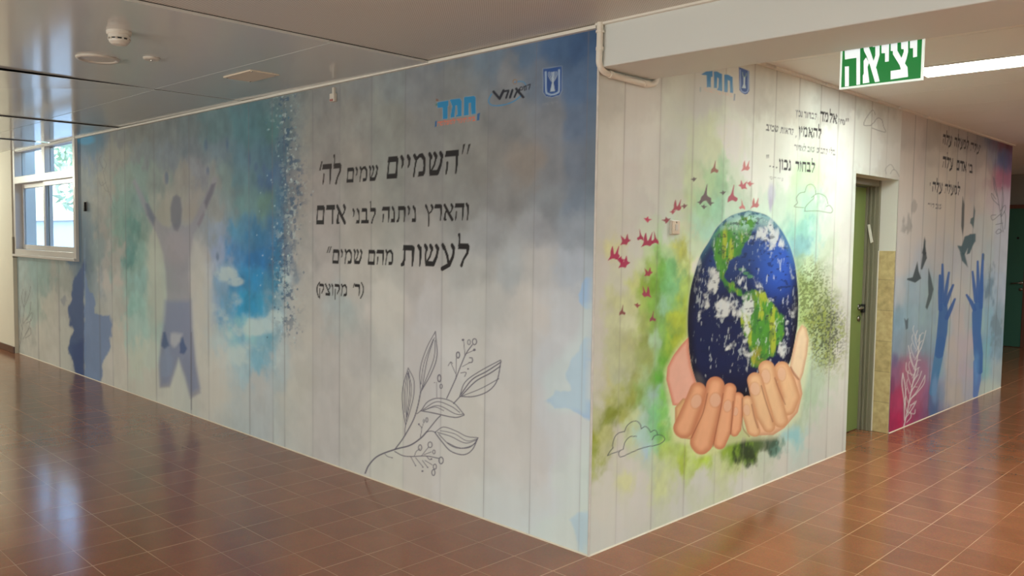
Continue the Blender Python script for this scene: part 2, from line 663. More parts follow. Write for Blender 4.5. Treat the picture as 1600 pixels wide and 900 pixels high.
HEAD = lambda x: St((x, .95, .075), (x + .09, .83, .085), (x + .12, .76, .04))
GLYPH = {
    'ה': (.86, [Pg((.0, .77), (.07, 1), (.84, 1), (.84, .77)), St((.75, .85, .07), (.74, .4, .055), (.69, .03, .03)), St((.15, .5, .045), (.13, .25, .045), (.07, .03, .03))]),
    'ש': (1.0, [Pg((.1, 0), (.62, 0), (.72, .2), (.13, .22)), HEAD(.08), HEAD(.42), HEAD(.8), St((.15, .8, .04), (.1, .45, .035), (.14, .1, .05)), St((.52, .8, .04), (.4, .45, .035), (.2, .2, .03)), St((.9, .8, .05), (.82, .45, .06), (.62, .1, .08))]),
    'מ': (.95, [HEAD(.1), St((.24, .78, .05), (.45, .93, .06), (.62, .92, .09), (.78, .75, .075), (.8, .45, .055), (.74, .15, .07)), Pg((.36, 0), (.72, .02), (.8, .2), (.42, .2)), St((.23, .78, .045), (.13, .4, .035), (.06, .03, .045))]),
    'י': (.36, [HEAD(.1), St((.2, .82, .065), (.19, .6, .05), (.12, .46, .025))]),
    'ם': (.9, [Pg((.1, .77), (.14, 1), (.78, 1), (.86, .77)), St((.78, .87, .075), (.76, .5, .05), (.72, .1, .06)), Pg((.03, 0), (.77, 0), (.76, .2), (.06, .2)), St((.18, .8, .04), (.12, .4, .035), (.08, .1, .05))]),
    'ל': (.75, [Pg((.08, .77), (.12, 1), (.66, 1), (.74, .77)), St((.13, .9, .05), (.16, 1.2, .028), (.13, 1.40, .06)), St((.66, .87, .08), (.63, .6, .05), (.4, .3, .04), (.28, .02, .06))]),
    'ו': (.36, [HEAD(.1), St((.22, .85, .075), (.23, .4, .05), (.18, .02, .03))]),
    'ן': (.36, [HEAD(.1), St((.22, .85, .075), (.23, .3, .05), (.2, -.32, .03))]),
    'א': (.95, [St((.12, .93, .085), (.45, .5, .09), (.82, .06, .09)), HEAD(.74), St((.84, .8, .05), (.76, .6, .035), (.6, .44, .03)), St((.3, .66, .04), (.18, .42, .05), (.14, .1, .09)), St((.12, .06, .06), (.26, .05, .04))]),
    'ר': (.75, [Pg((.0, .77), (.07, 1), (.6, 1), (.7, .77)), St((.62, .88, .09), (.64, .5, .06), (.58, .03, .03))]),
    'ד': (.85, [Pg((.0, .77), (.06, 1), (.85, 1), (.85, .77)), St((.65, .82, .06), (.64, .4, .05), (.62, .03, .035))]),
    'ץ': (.8, [HEAD(.06), HEAD(.62), St((.15, .82, .05), (.33, .5, .05), (.36, .1, .045), (.34, -.3, .05)), St((.73, .8, .04), (.6, .58, .035), (.38, .46, .03))]),
    'צ': (.8, [HEAD(.06), HEAD(.62), St((.15, .82, .06), (.4, .5, .07), (.68, .15, .08)), St((.73, .8, .04), (.64, .62, .035), (.45, .5, .03)), Pg((.05, 0), (.68, 0), (.74, .2), (.1, .2))]),
    'נ': (.52, [HEAD(.16), St((.3, .85, .06), (.36, .5, .05), (.36, .12, .06)), Pg((.0, 0), (.4, 0), (.42, .2), (.05, .2))]),
    'ת': (1.0, [Pg((.14, .77), (.18, 1), (.8, 1), (.9, .77)), St((.83, .87, .09), (.83, .4, .06), (.78, .03, .03)), St((.26, .8, .05), (.24, .3, .05), (.14, .1, .07)), St((.05, .05, .06), (.16, .1, .08))]),
    'ב': (.85, [Pg((.04, .78), (.08, 1), (.6, 1), (.68, .78)), St((.6, .88, .09), (.62, .5, .06), (.6, .1, .06)), Pg((.0, 0), (.85, 0), (.85, .2), (.03, .2))]),
    'כ': (.8, [Pg((.04, .78), (.08, 1), (.5, 1), (.6, .78)), St((.52, .88, .09), (.68, .65, .07), (.68, .35, .07), (.54, .12, .09)), Pg((.03, 0), (.55, 0), (.6, .2), (.07, .2))]),
    'ע': (.88, [HEAD(.1), HEAD(.68), St((.22, .82, .05), (.4, .45, .06), (.47, .1, .05)), St((.8, .8, .05), (.74, .45, .06), (.52, .06, .075), (.08, -.14, .08))]),
    'ק': (.85, [Pg((.04, .78), (.08, 1), (.64, 1), (.74, .78)), St((.68, .88, .085), (.72, .6, .06), (.52, .32, .045), (.42, .18, .04)), St((.15, .55, .045), (.13, 0, .045), (.1, -.3, .035))]),
    'ח': (.9, [Pg((.04, .78), (.06, 1), (.8, 1), (.86, .78)), St((.77, .87, .075), (.77, .4, .06), (.74, .03, .04)), St((.18, .8, .06), (.16, .4, .05), (.12, .03, .05))]),
    'ט': (.9, [HEAD(.08), St((.16, .78, .05), (.12, .4, .05), (.13, .15, .06)), Pg((.08, 0), (.66, 0), (.76, .2), (.1, .2)), St((.72, .15, .07), (.82, .5, .06), (.74, .87, .085), (.52, .9, .06), (.46, .75, .04))]),
}


def pc_raw(photo, white):
    """colour of the print itself: the traced colour relative to bare white stock seen nearby"""
    w = np.asarray(white, float) if np.ndim(white) else np.full(3, float(white))
    return np.clip(lin(photo) / lin(w) * lin((226, 223, 218)), 0.004, 0.85)


pc = pc_raw


def planks(cv, lines, base, tone=0.035, dark=(150, 150, 155)):
    cv.C[:] = lin(base)
    ed = np.sort(np.asarray(lines))
    idx = np.searchsorted(ed, cv.U)
    rs = np.random.RandomState(3)
    tn = 1 + tone * (rs.rand(len(ed) + 2) - 0.5) * 2
    tint = 1 + 0.02 * (rs.rand(len(ed) + 2, 3) - 0.5) * 2
    cv.C *= tn[idx][..., None] * tint[idx]
    g = fbm(cv.U * 30, cv.V * 2.2, 3)
    cv.C *= (1 + 0.05 * (g - 0.5))[..., None]


def plank_lines(cv, lines, col=(120, 120, 126), alpha=0.6, wd=0.004):
    for i, u in enumerate(lines):
        w = cv.winuv(u - 0.05, u + 0.05, -1, 9)
        if w is None:
            continue
        du = cv.U[w] - u
        px = np.gradient(cv.us)[w[1]].mean()
        r = max(wd, px * 0.7)
        f = 0.35 + 0.65 * sstep(0.35, 0.6, fbm(cv.V[w] * 1.3 + i * 7.7, cv.U[w] * 0 + i * 3.1, 3))
        a = sstep(r * 1.3, r * 0.2, np.abs(du)) * alpha * 0.78 * f + 0.05 * sstep(0.03, 0.0, np.abs(du))
        cv.mix(w, a, lin(col))


def sub(ox, oy, k, pts):
    return [(ox + x / k, oy + y / k) for x, y in pts]


BIRD = {
    0: [(-.9, .9), (-.3, .45), (0, .25), (.4, 1.1), (.6, .3), (1.0, .05), (.5, -.3), (.25, -.7), (-.3, -.6), (-.9, -.7), (-.6, -.1)],
    1: [(-.6, -.7), (-.5, -.1), (-.15, .3), (.25, 1.4), (.2, .2), (.7, -.2), (.5, -.6), (0, -.45)],
    2: [(-1, .35), (-.4, .3), (.1, .65), (.25, .2), (1, .05), (.3, -.3), (.1, -.7), (-.35, -.35)],
    3: [(-.95, -.75), (-.6, -.2), (-.55, .4), (-.25, 1.1), (-.05, .15), (.15, .2), (.65, 1.15), (.55, .2), (.75, -.15), (.35, -.6), (-.2, -.5)],
}


def bird(cv, x, y, s_, col, k=0, flip=1, sx=0.9, alpha=0.95):
    p = [(x + a * s_ * sx * flip, y - b_ * s_) for a, b_ in BIRD[k]]
    cv.poly(smooth_line(p + p[:1], 4), col, alpha, soft=0.7)


def shepard(X, Y, tab, ky=0.6, eps=110.0, p=2.3):
    num = np.zeros(X.shape + (3,), np.float32)
    den = np.zeros(X.shape, np.float32)
    X, Y = X.astype(np.float32), Y.astype(np.float32)
    for x, y, c in tab:
        w = 1.0 / ((X - x) ** 2 + ky * (Y - y) ** 2 + eps) ** p * 1e6
        den += w
        num += w[..., None] * lin(c).astype(np.float32)
    return (num / den[..., None]).astype(float)


def wash(cv, tab, whites, warp=9.0, scale=0.3):
    """watercolour ground of the print: colours between traced samples, edges wandering with noise"""
    n1 = fbm(cv.U / scale + 3.1, cv.V / scale + 8.2, 5) - 0.5
    n2 = fbm(cv.U / scale + 23.7, cv.V / scale + 1.9, 5) - 0.5
    n3 = fbm(cv.U / scale * 2.7 + 5, cv.V / scale * 2.7, 4) - 0.5
    n4 = fbm(cv.U / scale * 3.3 + 13, cv.V / scale * 3.3 + 2, 5) - 0.5
    n5 = fbm(cv.U / scale * 3.3 + 31, cv.V / scale * 3.3 + 22, 5) - 0.5
    c = shepard(cv.X + warp * (4 * n1 + 2.4 * n4), cv.Y + warp * (5 * n2 + 3.2 * n5), tab)
    w = shepard(cv.X, cv.Y, whites, eps=900.0, p=2)
    ratio = c / w
    sat = np.clip(1.0 - ratio.min(-1), 0, 1)
    ratio = ratio * (1 + (0.55 * n3 + 0.35 * n4) * sat)[..., None]
    cv.C *= np.clip(ratio, 0.01, 1.12)


def rows(txt):
    out = []
    for ln in txt.strip().splitlines():
        y, rest = ln.split('|')
        for it in rest.split(';'):
            x, c = it.split(':')
            out.append((float(x), float(y), tuple(float(v) for v in c.split(','))))
    return out


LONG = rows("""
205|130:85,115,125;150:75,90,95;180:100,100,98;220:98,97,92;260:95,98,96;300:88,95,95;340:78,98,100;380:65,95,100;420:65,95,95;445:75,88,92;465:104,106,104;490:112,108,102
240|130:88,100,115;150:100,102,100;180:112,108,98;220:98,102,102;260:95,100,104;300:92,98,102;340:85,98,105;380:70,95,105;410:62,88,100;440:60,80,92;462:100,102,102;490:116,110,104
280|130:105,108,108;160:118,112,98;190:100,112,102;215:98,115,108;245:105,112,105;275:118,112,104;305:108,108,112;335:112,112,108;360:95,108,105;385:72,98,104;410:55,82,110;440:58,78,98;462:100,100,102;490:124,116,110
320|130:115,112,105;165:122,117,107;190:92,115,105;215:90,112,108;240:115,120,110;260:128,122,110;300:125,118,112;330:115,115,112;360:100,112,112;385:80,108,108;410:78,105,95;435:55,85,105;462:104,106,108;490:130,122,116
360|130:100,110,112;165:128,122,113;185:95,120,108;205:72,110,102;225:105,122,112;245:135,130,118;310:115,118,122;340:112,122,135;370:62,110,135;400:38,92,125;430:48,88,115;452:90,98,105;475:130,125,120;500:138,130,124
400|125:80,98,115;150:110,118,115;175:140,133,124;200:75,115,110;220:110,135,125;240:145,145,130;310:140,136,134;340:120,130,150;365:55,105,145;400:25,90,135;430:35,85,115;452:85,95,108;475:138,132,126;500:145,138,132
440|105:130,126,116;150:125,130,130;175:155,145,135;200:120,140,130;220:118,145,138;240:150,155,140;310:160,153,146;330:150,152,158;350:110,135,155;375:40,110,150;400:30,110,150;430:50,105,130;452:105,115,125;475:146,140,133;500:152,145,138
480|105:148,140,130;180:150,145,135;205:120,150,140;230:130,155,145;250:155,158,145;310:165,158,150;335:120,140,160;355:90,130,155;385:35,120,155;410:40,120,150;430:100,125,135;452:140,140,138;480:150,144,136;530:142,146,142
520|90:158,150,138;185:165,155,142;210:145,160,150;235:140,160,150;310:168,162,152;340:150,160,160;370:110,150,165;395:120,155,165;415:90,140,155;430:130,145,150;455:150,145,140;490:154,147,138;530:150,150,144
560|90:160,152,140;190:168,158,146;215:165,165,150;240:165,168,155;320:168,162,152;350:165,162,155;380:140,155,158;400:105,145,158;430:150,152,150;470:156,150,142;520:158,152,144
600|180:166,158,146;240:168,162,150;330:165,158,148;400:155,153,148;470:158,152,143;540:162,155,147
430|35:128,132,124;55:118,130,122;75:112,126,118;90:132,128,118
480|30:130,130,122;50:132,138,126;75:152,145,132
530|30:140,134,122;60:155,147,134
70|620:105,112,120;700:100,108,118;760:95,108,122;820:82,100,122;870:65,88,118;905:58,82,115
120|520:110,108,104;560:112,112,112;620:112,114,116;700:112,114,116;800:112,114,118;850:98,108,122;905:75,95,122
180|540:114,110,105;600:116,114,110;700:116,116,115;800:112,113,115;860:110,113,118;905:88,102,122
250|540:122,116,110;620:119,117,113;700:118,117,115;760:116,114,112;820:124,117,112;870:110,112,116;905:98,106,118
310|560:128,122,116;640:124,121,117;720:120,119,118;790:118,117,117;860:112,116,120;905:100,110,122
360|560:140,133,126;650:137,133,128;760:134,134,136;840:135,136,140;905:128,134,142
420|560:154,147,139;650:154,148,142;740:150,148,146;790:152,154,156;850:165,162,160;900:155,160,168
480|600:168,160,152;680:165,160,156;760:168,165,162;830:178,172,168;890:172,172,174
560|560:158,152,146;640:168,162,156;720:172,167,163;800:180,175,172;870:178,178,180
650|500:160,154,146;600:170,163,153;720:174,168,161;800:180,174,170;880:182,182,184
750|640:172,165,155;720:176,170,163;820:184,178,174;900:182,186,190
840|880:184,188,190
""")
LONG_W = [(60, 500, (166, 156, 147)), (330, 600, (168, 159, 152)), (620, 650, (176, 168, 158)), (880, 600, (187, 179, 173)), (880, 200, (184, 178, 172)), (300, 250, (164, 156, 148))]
SIDE = rows("""
150|940:178,170,154;1000:190,182,164;1100:206,199,181;1180:217,210,190
230|935:190,182,165;975:196,188,172;1025:203,196,178;1060:210,205,185;1090:212,212,175;1110:214,214,170;1150:236,234,208;1190:250,248,228;1240:255,254,236;1300:236,230,210
280|935:187,178,162;975:192,182,166;1025:198,190,172;1060:205,198,178;1085:205,208,165;1105:180,205,150;1125:165,200,150;1150:225,230,200;1180:250,248,230;1225:255,255,240;1250:225,250,200;1275:225,250,190;1300:235,250,215;1320:250,246,230
320|935:184,174,160;1000:190,182,166;1030:196,190,172;1060:200,195,172;1078:192,200,150;1095:165,198,150;1120:160,200,160;1145:205,222,190;1210:225,240,215;1240:220,240,205;1260:200,240,200;1275:200,238,195;1295:250,250,228;1320:248,240,224
360|940:184,174,160;980:188,178,162;1010:190,190,165;1030:175,192,150;1050:200,198,180;1075:200,195,160;1090:170,200,165;1105:170,200,170;1245:170,220,195;1260:165,215,195;1270:190,230,205;1285:240,240,215;1315:246,236,220
388|945:184,172,158;955:195,185,130;985:190,182,165;1010:185,190,150;1025:140,180,90;1045:175,190,140;1070:185,180,70;1083:200,205,170;1245:150,195,190;1258:150,200,200;1270:205,230,205;1285:225,228,195;1315:244,234,216
415|940:186,174,160;980:190,182,160;1000:190,190,150;1015:150,170,80;1030:110,165,65;1050:115,170,105;1070:190,195,110;1082:230,225,190;1248:165,190,150;1262:215,225,180;1275:190,195,140;1290:205,210,175;1315:238,228,210
442|940:186,174,160;965:186,178,155;985:180,178,110;1005:130,150,50;1020:110,150,45;1040:115,170,95;1055:120,175,120;1070:170,185,90;1250:170,180,110;1262:165,175,105;1280:190,195,145;1298:225,220,190;1318:234,224,208
472|940:186,174,160;960:178,172,125;985:185,180,130;1005:150,165,80;1020:115,155,60;1045:150,185,150;1055:125,170,90;1070:170,180,70;1252:180,195,120;1265:190,200,140;1282:170,175,120;1300:200,195,170;1318:230,220,204
502|940:186,174,160;960:180,174,135;985:195,190,150;1005:160,165,90;1020:125,150,65;1040:125,165,85;1060:165,170,55;1070:175,180,70;1255:170,185,110;1270:165,175,110;1290:140,145,100;1305:185,180,152;1318:226,216,200
532|940:188,176,160;965:170,165,125;985:165,160,110;1005:135,140,70;1025:165,185,150;1040:120,160,60;1058:160,165,45;1068:180,180,90;1258:190,200,150;1272:180,190,130;1292:150,155,105;1308:190,186,152;1318:224,214,198
562|935:190,178,162;960:180,175,135;985:168,165,120;1005:150,155,85;1025:150,175,120;1040:100,155,50;1055:135,165,50;1262:195,205,170;1280:185,195,150;1300:170,175,105;1315:220,210,195
592|935:190,178,162;945:180,172,115;965:175,172,140;990:150,148,85;1008:160,170,125;1018:110,150,60;1032:75,150,35;1045:165,190,110;1260:185,195,165;1280:190,200,170;1300:205,205,180;1315:218,208,194
622|935:192,180,165;945:165,160,80;960:175,172,120;980:140,140,60;1000:130,150,70;1012:140,170,110;1025:155,175,165;1040:120,175,70;1255:175,190,155;1270:185,198,165;1290:205,205,185;1310:216,206,192
650|930:180,172,130;945:120,125,30;960:115,120,25;975:160,158,80;990:190,190,140;1005:170,185,165;1020:120,180,120;1040:120,185,80;1050:200,210,160;1245:185,192,160;1265:200,202,178;1290:212,202,188;1310:214,204,190
680|930:140,140,45;945:175,168,110;965:190,178,160;985:185,185,140;1005:170,190,175;1020:125,180,120;1035:115,175,70;1050:190,195,120;1060:195,200,130;1230:190,205,190;1245:175,200,190;1270:210,200,186;1300:212,202,188
705|928:135,140,40;940:180,172,130;965:195,182,166;990:190,186,150;1005:170,185,190;1020:150,190,140;1040:175,185,90;1055:180,190,110;1065:165,180,45;1080:200,200,130;1110:180,190,90;1140:140,160,50;1170:130,140,60;1200:190,190,165;1230:200,204,190
725|930:160,160,80;945:195,182,168;980:198,186,170;1010:185,185,160;1030:195,190,150;1050:195,195,130;1065:165,175,40;1080:190,195,120;1100:175,190,60;1120:200,195,150;1145:190,190,130;1170:205,195,175;1220:210,198,184;1280:210,200,186
752|940:198,186,170;975:200,192,140;1000:200,188,172;1035:200,195,140;1060:202,190,174;1100:206,194,178;1160:208,196,180
790|940:198,186,170;1000:200,188,172;1060:204,192,176
830|930:196,186,172;960:198,187,172
160|1240:226,218,198;1300:200,192,172;1330:190,182,164;1380:180,170,150
200|1340:222,214,194;1390:196,186,166
250|1350:232,222,204;1395:205,194,174
""")
SIDE_W = [(935, 230, (190, 182, 165)), (935, 700, (197, 186, 170)), (1100, 770, (206, 194, 178)), (1310, 450, (232, 223, 207)), (1310, 650, (215, 205, 191)), (1240, 225, (255, 254, 238)), (1100, 200, (214, 207, 188)), (1320, 330, (248, 240, 224)), (1000, 140, (190, 182, 164)), (1300, 160, (205, 197, 177)), (1390, 200, (198, 188, 168)), (1100, 450, (205, 196, 178)), (1000, 450, (192, 182, 166))]
REACH = rows("""
220|1420:165,155,140;1460:138,129,117;1500:128,121,113;1530:120,114,110;1548:85,98,115;1560:95,50,60;1572:80,35,45
250|1420:185,174,156;1460:165,156,142;1500:155,148,136;1530:145,140,134;1550:120,122,135;1565:65,85,125;1574:85,70,100
280|1420:190,178,160;1460:185,175,158;1500:175,165,150;1530:165,158,150;1548:140,115,120;1560:140,85,105;1574:130,85,105
320|1420:190,178,160;1460:188,178,160;1500:182,172,156;1530:170,165,155;1550:160,150,150;1570:150,140,150
360|1420:180,170,155;1450:182,172,156;1500:180,172,158;1530:165,168,162;1550:160,160,152;1568:150,150,155
400|1408:178,170,158;1430:165,165,160;1455:165,165,162;1480:165,165,162;1520:168,170,165;1545:150,158,155;1565:150,152,155
450|1405:165,168,165;1425:140,160,165;1450:145,165,168;1475:155,162,165;1495:175,172,165;1520:165,168,168;1545:125,145,155;1565:145,152,160
500|1400:120,145,155;1415:135,160,165;1440:140,162,166;1470:140,160,170;1495:168,160,155;1530:130,155,170;1545:115,145,160;1560:120,130,135
540|1398:130,150,160;1415:140,155,158;1440:130,150,160;1465:130,155,170;1490:168,158,150;1510:165,155,160;1540:105,145,170;1560:110,130,140
580|1398:130,90,115;1415:165,100,115;1440:150,110,130;1460:120,150,170;1490:165,155,148;1510:160,150,158;1535:110,150,175;1558:140,150,150
620|1396:150,55,85;1410:175,60,90;1430:165,95,115;1450:140,95,130;1462:110,130,150;1490:165,155,145;1515:150,150,160;1540:155,165,155;1558:160,160,150
660|1392:150,40,75;1405:170,35,75;1425:160,60,95;1440:140,75,110;1455:90,100,130
""")
REACH_W = [(1420, 250, (188, 177, 160)), (1420, 600, (190, 180, 165)), (1500, 580, (170, 160, 150)), (1500, 330, (184, 174, 158)), (1560, 600, (162, 156, 148)), (1560, 300, (160, 154, 146)), (1460, 205, (160, 150, 136))]

# ---- long mural -----------------------------------------------------------
INK = lin((34, 31, 33))


def paint_long(cv):
    pc = lambda photo, white: pc_raw(photo, (178, 170, 161))
    cv.plane = (1, 0.0)
    us = [-.064, -.406, -.759, -1.133, -1.487, -1.832, -2.187, -2.519, -2.898, -3.066]
    us += [float(hit((x, 610), 1, 0)[0]) for x in (391, 327, 299, 245, 200, 178, 158, 132, 95, 62)]
    planks(cv, us, (223, 221, 217))
    U, V, X, Y = cv.U, cv.V, cv.X, cv.Y
    full = (slice(None), slice(None))
    n1 = fbm(U * 1.3 + 4, V * 1.5, 5)
    n2 = fbm(U * 3.1 + 9, V * 3.3 + 2, 5)

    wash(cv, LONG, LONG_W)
    # white clouds, blue patches near the corner
    blue = pc((128, 152, 186), 172)
    cv.poly([(921, 428), (910, 436), (906, 452), (901, 460), (903, 472), (911, 480), (921, 486)], blue, .9, 2, 5, .1)
    cv.poly([(921, 520), (908, 548), (893, 566), (884, 585), (888, 608), (868, 612), (857, 625), (868, 636), (890, 640), (921, 655)], blue, .85, 2.5, 9, .12)
    cv.poly([(921, 480), (905, 520), (870, 560), (845, 600), (860, 640), (921, 650)], pc((165, 178, 196), 172), .5, 10, 14, .2)
    cv.poly([(921, 800), (905, 800), (890, 812), (900, 840), (905, 860), (921, 868)], pc((150, 168, 194), 172), .8, 3, 6, .1)
    cv.blob(820, 800, 90, 60, pc((168, 178, 188), 172), .4, .9, .6, .4, seed=12)

    # ---- left: teal and green splash of sky around the figure
    wl = 140
    w = cv.win(325, 470, 405, 590)
    if w is not None:
        x, y, u, v = X[w], Y[w], U[w], V[w]
        f = fbm(u / .42 + 2, v / .16 + 1.5 * fbm(u / .5, v / .3, 3), 6)
        m_ = np.zeros(x.shape)
        for (cx, cy, rx, ry, q) in ((350, 428, 24, 12, .16), (368, 440, 14, 8, .10), (368, 472, 12, 16, .02), (388, 512, 34, 16, .15), (425, 500, 26, 26, .10), (445, 460, 14, 50, .06), (400, 555, 60, 24, .08), (350, 500, 26, 40, .06)):
            m_ = np.maximum(m_, (q + .12) * sstep(1.5, .2, np.hypot((x - cx) / rx, (y - cy) / ry)))
        f = .5 * f + .5 * fbm(u / .16 + 9, v / .07 + 4, 5)
        cv.mix(w, .72 * sstep(.46, .72, f + m_ - .08) * sstep(.0, .16, m_), pc((168, 178, 172), 158))
    # spray of droplets along the right edge
    rs = np.random.RandomState(4)
    for i in range(170):
        y = rs.uniform(165, 540)
        x = 448 + 10 * math.sin(y / 40) + rs.normal(0, 13)
        r = rs.uniform(.5, 1.7)
        c = [(60, 92, 112), (52, 74, 96), (160, 170, 168), (96, 130, 138)][rs.randint(4)]
        cv.poly([(x - r, y), (x, y - r * 1.6), (x + r, y), (x, y + r * 1.6)], pc(c, 140), rs.uniform(.4, .9), .7)
    for i in range(22):
        x, y = rs.uniform(400, 445), rs.uniform(200, 520)
        r = rs.uniform(.5, 1.3)
        cv.poly([(x - r, y), (x, y - r * 1.6), (x + r, y), (x, y + r * 1.6)], pc((150, 172, 176), 140), .7, .7)
    w = cv.win(405, 500, 150, 560)
    if w is not None:
        x, y, u, v = X[w], Y[w], U[w], V[w]
        edge_ = 452 + 8 * np.sin(y / 37.0) - 10 * sstep(420, 540, y)
        band = np.exp(-((x - edge_) / 17.0) ** 2) * sstep(560, 470, y)
        sp = fbm(u / .05 + 3, v / .03, 4)
        cv.mix(w, .75 * sstep(.54, .64, sp + .10 * (band - .7)) * band, pc((50, 72, 94), 140))
        sp = fbm(u / .04 + 53, v / .026, 4)
        cv.mix(w, .6 * sstep(.62, .70, sp) * band, pc((150, 160, 156), 140))
    # darker smears near the top
    for (x, y, h) in ((322, 225, 10), (355, 225, 12), (260, 278, 9), (325, 266, 8), (400, 262, 8), (412, 262, 9), (340, 402, 7), (390, 250, 12)):
        cv.blob(x, y, 3, h, pc((62, 82, 108), 130), .6, .9, .5, .1, seed=x * .3)

    # ---- figure with raised arms, in a pale glow
    cv.blob(243, 440, 15, 95, pc((158, 160, 146), 155), .8, .9, .3, .3, seed=51)
    cv.blob(318, 455, 17, 95, pc((166, 162, 152), 155), .8, .9, .35, .3, seed=52, ang=-6)
    cv.blob(256, 335, 16, 22, pc((132, 128, 116), 145), .7, .9, .3, .3, seed=53)
    cv.blob(296, 335, 13, 20, pc((134, 126, 116), 145), .7, .9, .3, .3, seed=54)
    cv.blob(278, 600, 7, 36, pc((168, 166, 156), 160), .7, .8, .2, .3, seed=55)
    body = pc((120, 116, 124), 150)
    fig = [(258.5, 501), (260.7, 460), (259, 425), (255, 397), (249, 376), (243, 362), (233, 346), (222, 322), (212, 296), (206, 284), (211, 280), (220, 298), (231, 320), (243, 340), (254, 352), (264, 356), (270, 350), (282, 350), (290, 354), (300, 348), (309, 330), (317, 312), (327, 292), (334, 276), (340, 280), (333, 300), (323, 326), (312, 350), (303, 366), (299, 384), (296, 405), (296, 432), (298, 467), (299.7, 510), (306, 571), (313.5, 614), (297.5, 623), (289, 588), (279, 560), (271.5, 584), (265, 605), (250, 606), (248.5, 571), (253, 527)]
    cv.poly(fig, body, .72, 3)
    cv.poly([(258, 470), (298, 470), (301, 515), (306, 571), (312, 606), (298, 616), (289, 588), (279, 560), (271, 584), (265, 600), (251, 602), (249, 571), (253, 527)], pc((104, 112, 136), 158), .7, 6)
    cv.poly([(266, 325), (270, 308), (276, 304), (282, 309), (284.5, 328), (283, 348), (278, 362), (272, 360), (267, 345)], pc((86, 86, 96), 138), .85, 2.5)
    cv.poly([(227, 318), (232, 318), (243, 340), (240, 352), (230, 336)], pc((76, 84, 98), 138), .8, 3)
    cv.poly([(319, 316), (330, 288), (337, 286), (333, 302), (322, 326)], pc((84, 82, 92), 138), .8, 2.5)
    cv.poly([(308, 350), (318, 330), (320, 336), (311, 356)], pc((100, 88, 96), 140), .5, 2)
    cv.blob(275, 390, 22, 30, pc((140, 130, 132), 150), .5, .8, .3, .3, seed=50)
    cv.poly([(254, 519), (258, 519), (263, 540), (257, 545), (252, 540)], pc((58, 78, 108), 158), .8, 2, 2, .08)
    cv.poly([(281, 528), (286, 526), (291, 545), (287, 553), (281, 551)], pc((60, 78, 112), 158), .85, 2, 2, .08)
    cv.poly([(266, 520), (284, 522), (282, 534), (272, 542), (266, 536)], pc((168, 166, 162), 158), .6, 4, 3, .1)
    cv.poly([(250, 560), (262, 540), (270, 560), (266, 585), (252, 590)], pc((120, 132, 150), 160), .5, 5, 3, .1)
    cv.stroke([(299, 520), (299, 640)], .8, pc((92, 92, 100), 158), .7, smooth=False)

    # ---- far left
    teal = pc((108, 128, 122), 140)
    cv.blob(128, 380, 18, 85, pc((84, 100, 112), 140), .85, .9, .4, .4, seed=63)
    cv.blob(140, 215, 24, 30, pc((66, 98, 118), 126), .9, .8, .4, .5, seed=64)
    cv.blob(133, 218, 14, 8, pc((58, 128, 160), 126), .9, .6, .3, .5, seed=65)
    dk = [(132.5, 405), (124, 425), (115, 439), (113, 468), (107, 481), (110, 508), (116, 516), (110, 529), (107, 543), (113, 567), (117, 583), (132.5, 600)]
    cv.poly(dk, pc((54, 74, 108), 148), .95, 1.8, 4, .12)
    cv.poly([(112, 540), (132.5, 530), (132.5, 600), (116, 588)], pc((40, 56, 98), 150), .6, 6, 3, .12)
    lt = [(132.5, 425), (139, 455), (146, 457), (148, 489), (160, 492), (171, 492), (175, 508), (173, 540), (165, 561), (160, 572), (157, 610), (132.5, 610)]
    cv.poly(lt, pc((98, 116, 146), 150), .9, 1.8, 4, .12)
    cv.poly([(95, 468), (101, 462), (104, 470), (99, 480)], pc((100, 104, 116), 150), .5, 2, 3, .06)
    g = pc((98, 96, 92), 148)
    for pts in ([(30, 545), (34, 520), (37, 490), (40, 455)], [(36, 530), (44, 515), (48, 498)], [(37, 505), (46, 490), (48, 472)], [(38, 480), (45, 462), (48, 448)], [(35, 515), (31, 495), (32, 478)], [(37, 480), (34, 465), (36, 452)], [(41, 505), (49, 500), (50, 488), (42, 500)], [(40, 528), (48, 522), (47, 512), (40, 522)]):
        cv.stroke(pts, .45, g, .75)
    g = pc((84, 84, 82), 130)
    for i, pts in enumerate(([(179, 326), (172, 305), (165, 285), (160, 262)], [(165, 285), (158, 290), (153, 278)], [(163, 268), (166, 256), (162, 248)], [(160, 262), (155, 250), (158, 244)], [(170, 300), (164, 296), (160, 284)], [(163, 264), (158, 258)])):
        cv.stroke(pts, .5, g, .5)
    cv.C *= (1 - .05 * (sstep(.45, .6, n2) - .5))[..., None]
    plank_lines(cv, us)
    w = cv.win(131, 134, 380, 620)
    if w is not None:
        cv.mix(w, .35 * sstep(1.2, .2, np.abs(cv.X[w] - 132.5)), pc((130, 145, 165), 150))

    # ---- quotation
    for a, b_ in (((725.2, 225.5), (722.2, 241)), ((733.6, 225.5), (730, 241))):
        cv.poly([(a[0] - 1.6, a[1]), (a[0] + 1.9, a[1] - 1), (b_[0] + .6, b_[1]), (b_[0] - .7, b_[1])], INK, .95, .6)
    k = 5.926
    W = lambda *a_, **k_: cv.word(*a_, **{'bold': .018, **k_})
    W('השמיים', (717, 271), (604.5, 279.2), 36.5, INK)
    W('שמים', (591.6, 281.8), (542, 285.3), 23.5, INK)
    W('לה', (534, 286.5), (504, 288), 31.5, lin((46, 38, 38)))
    cv.poly([(502, 252), (504.2, 252), (501, 266.5), (498.6, 266.5)], lin((46, 38, 38)), .95, .6)
    W('והארץ', (734, 343.9), (664.8, 345.2), 26.5, INK)
    W('ניתנה', (652, 346.6), (597.5, 347.3), 25, INK)
    W('לבני', (588, 348.4), (551, 349), 23.5, INK)
    W('אדם', (541.5, 349.6), (494.2, 350.4), 30, INK)
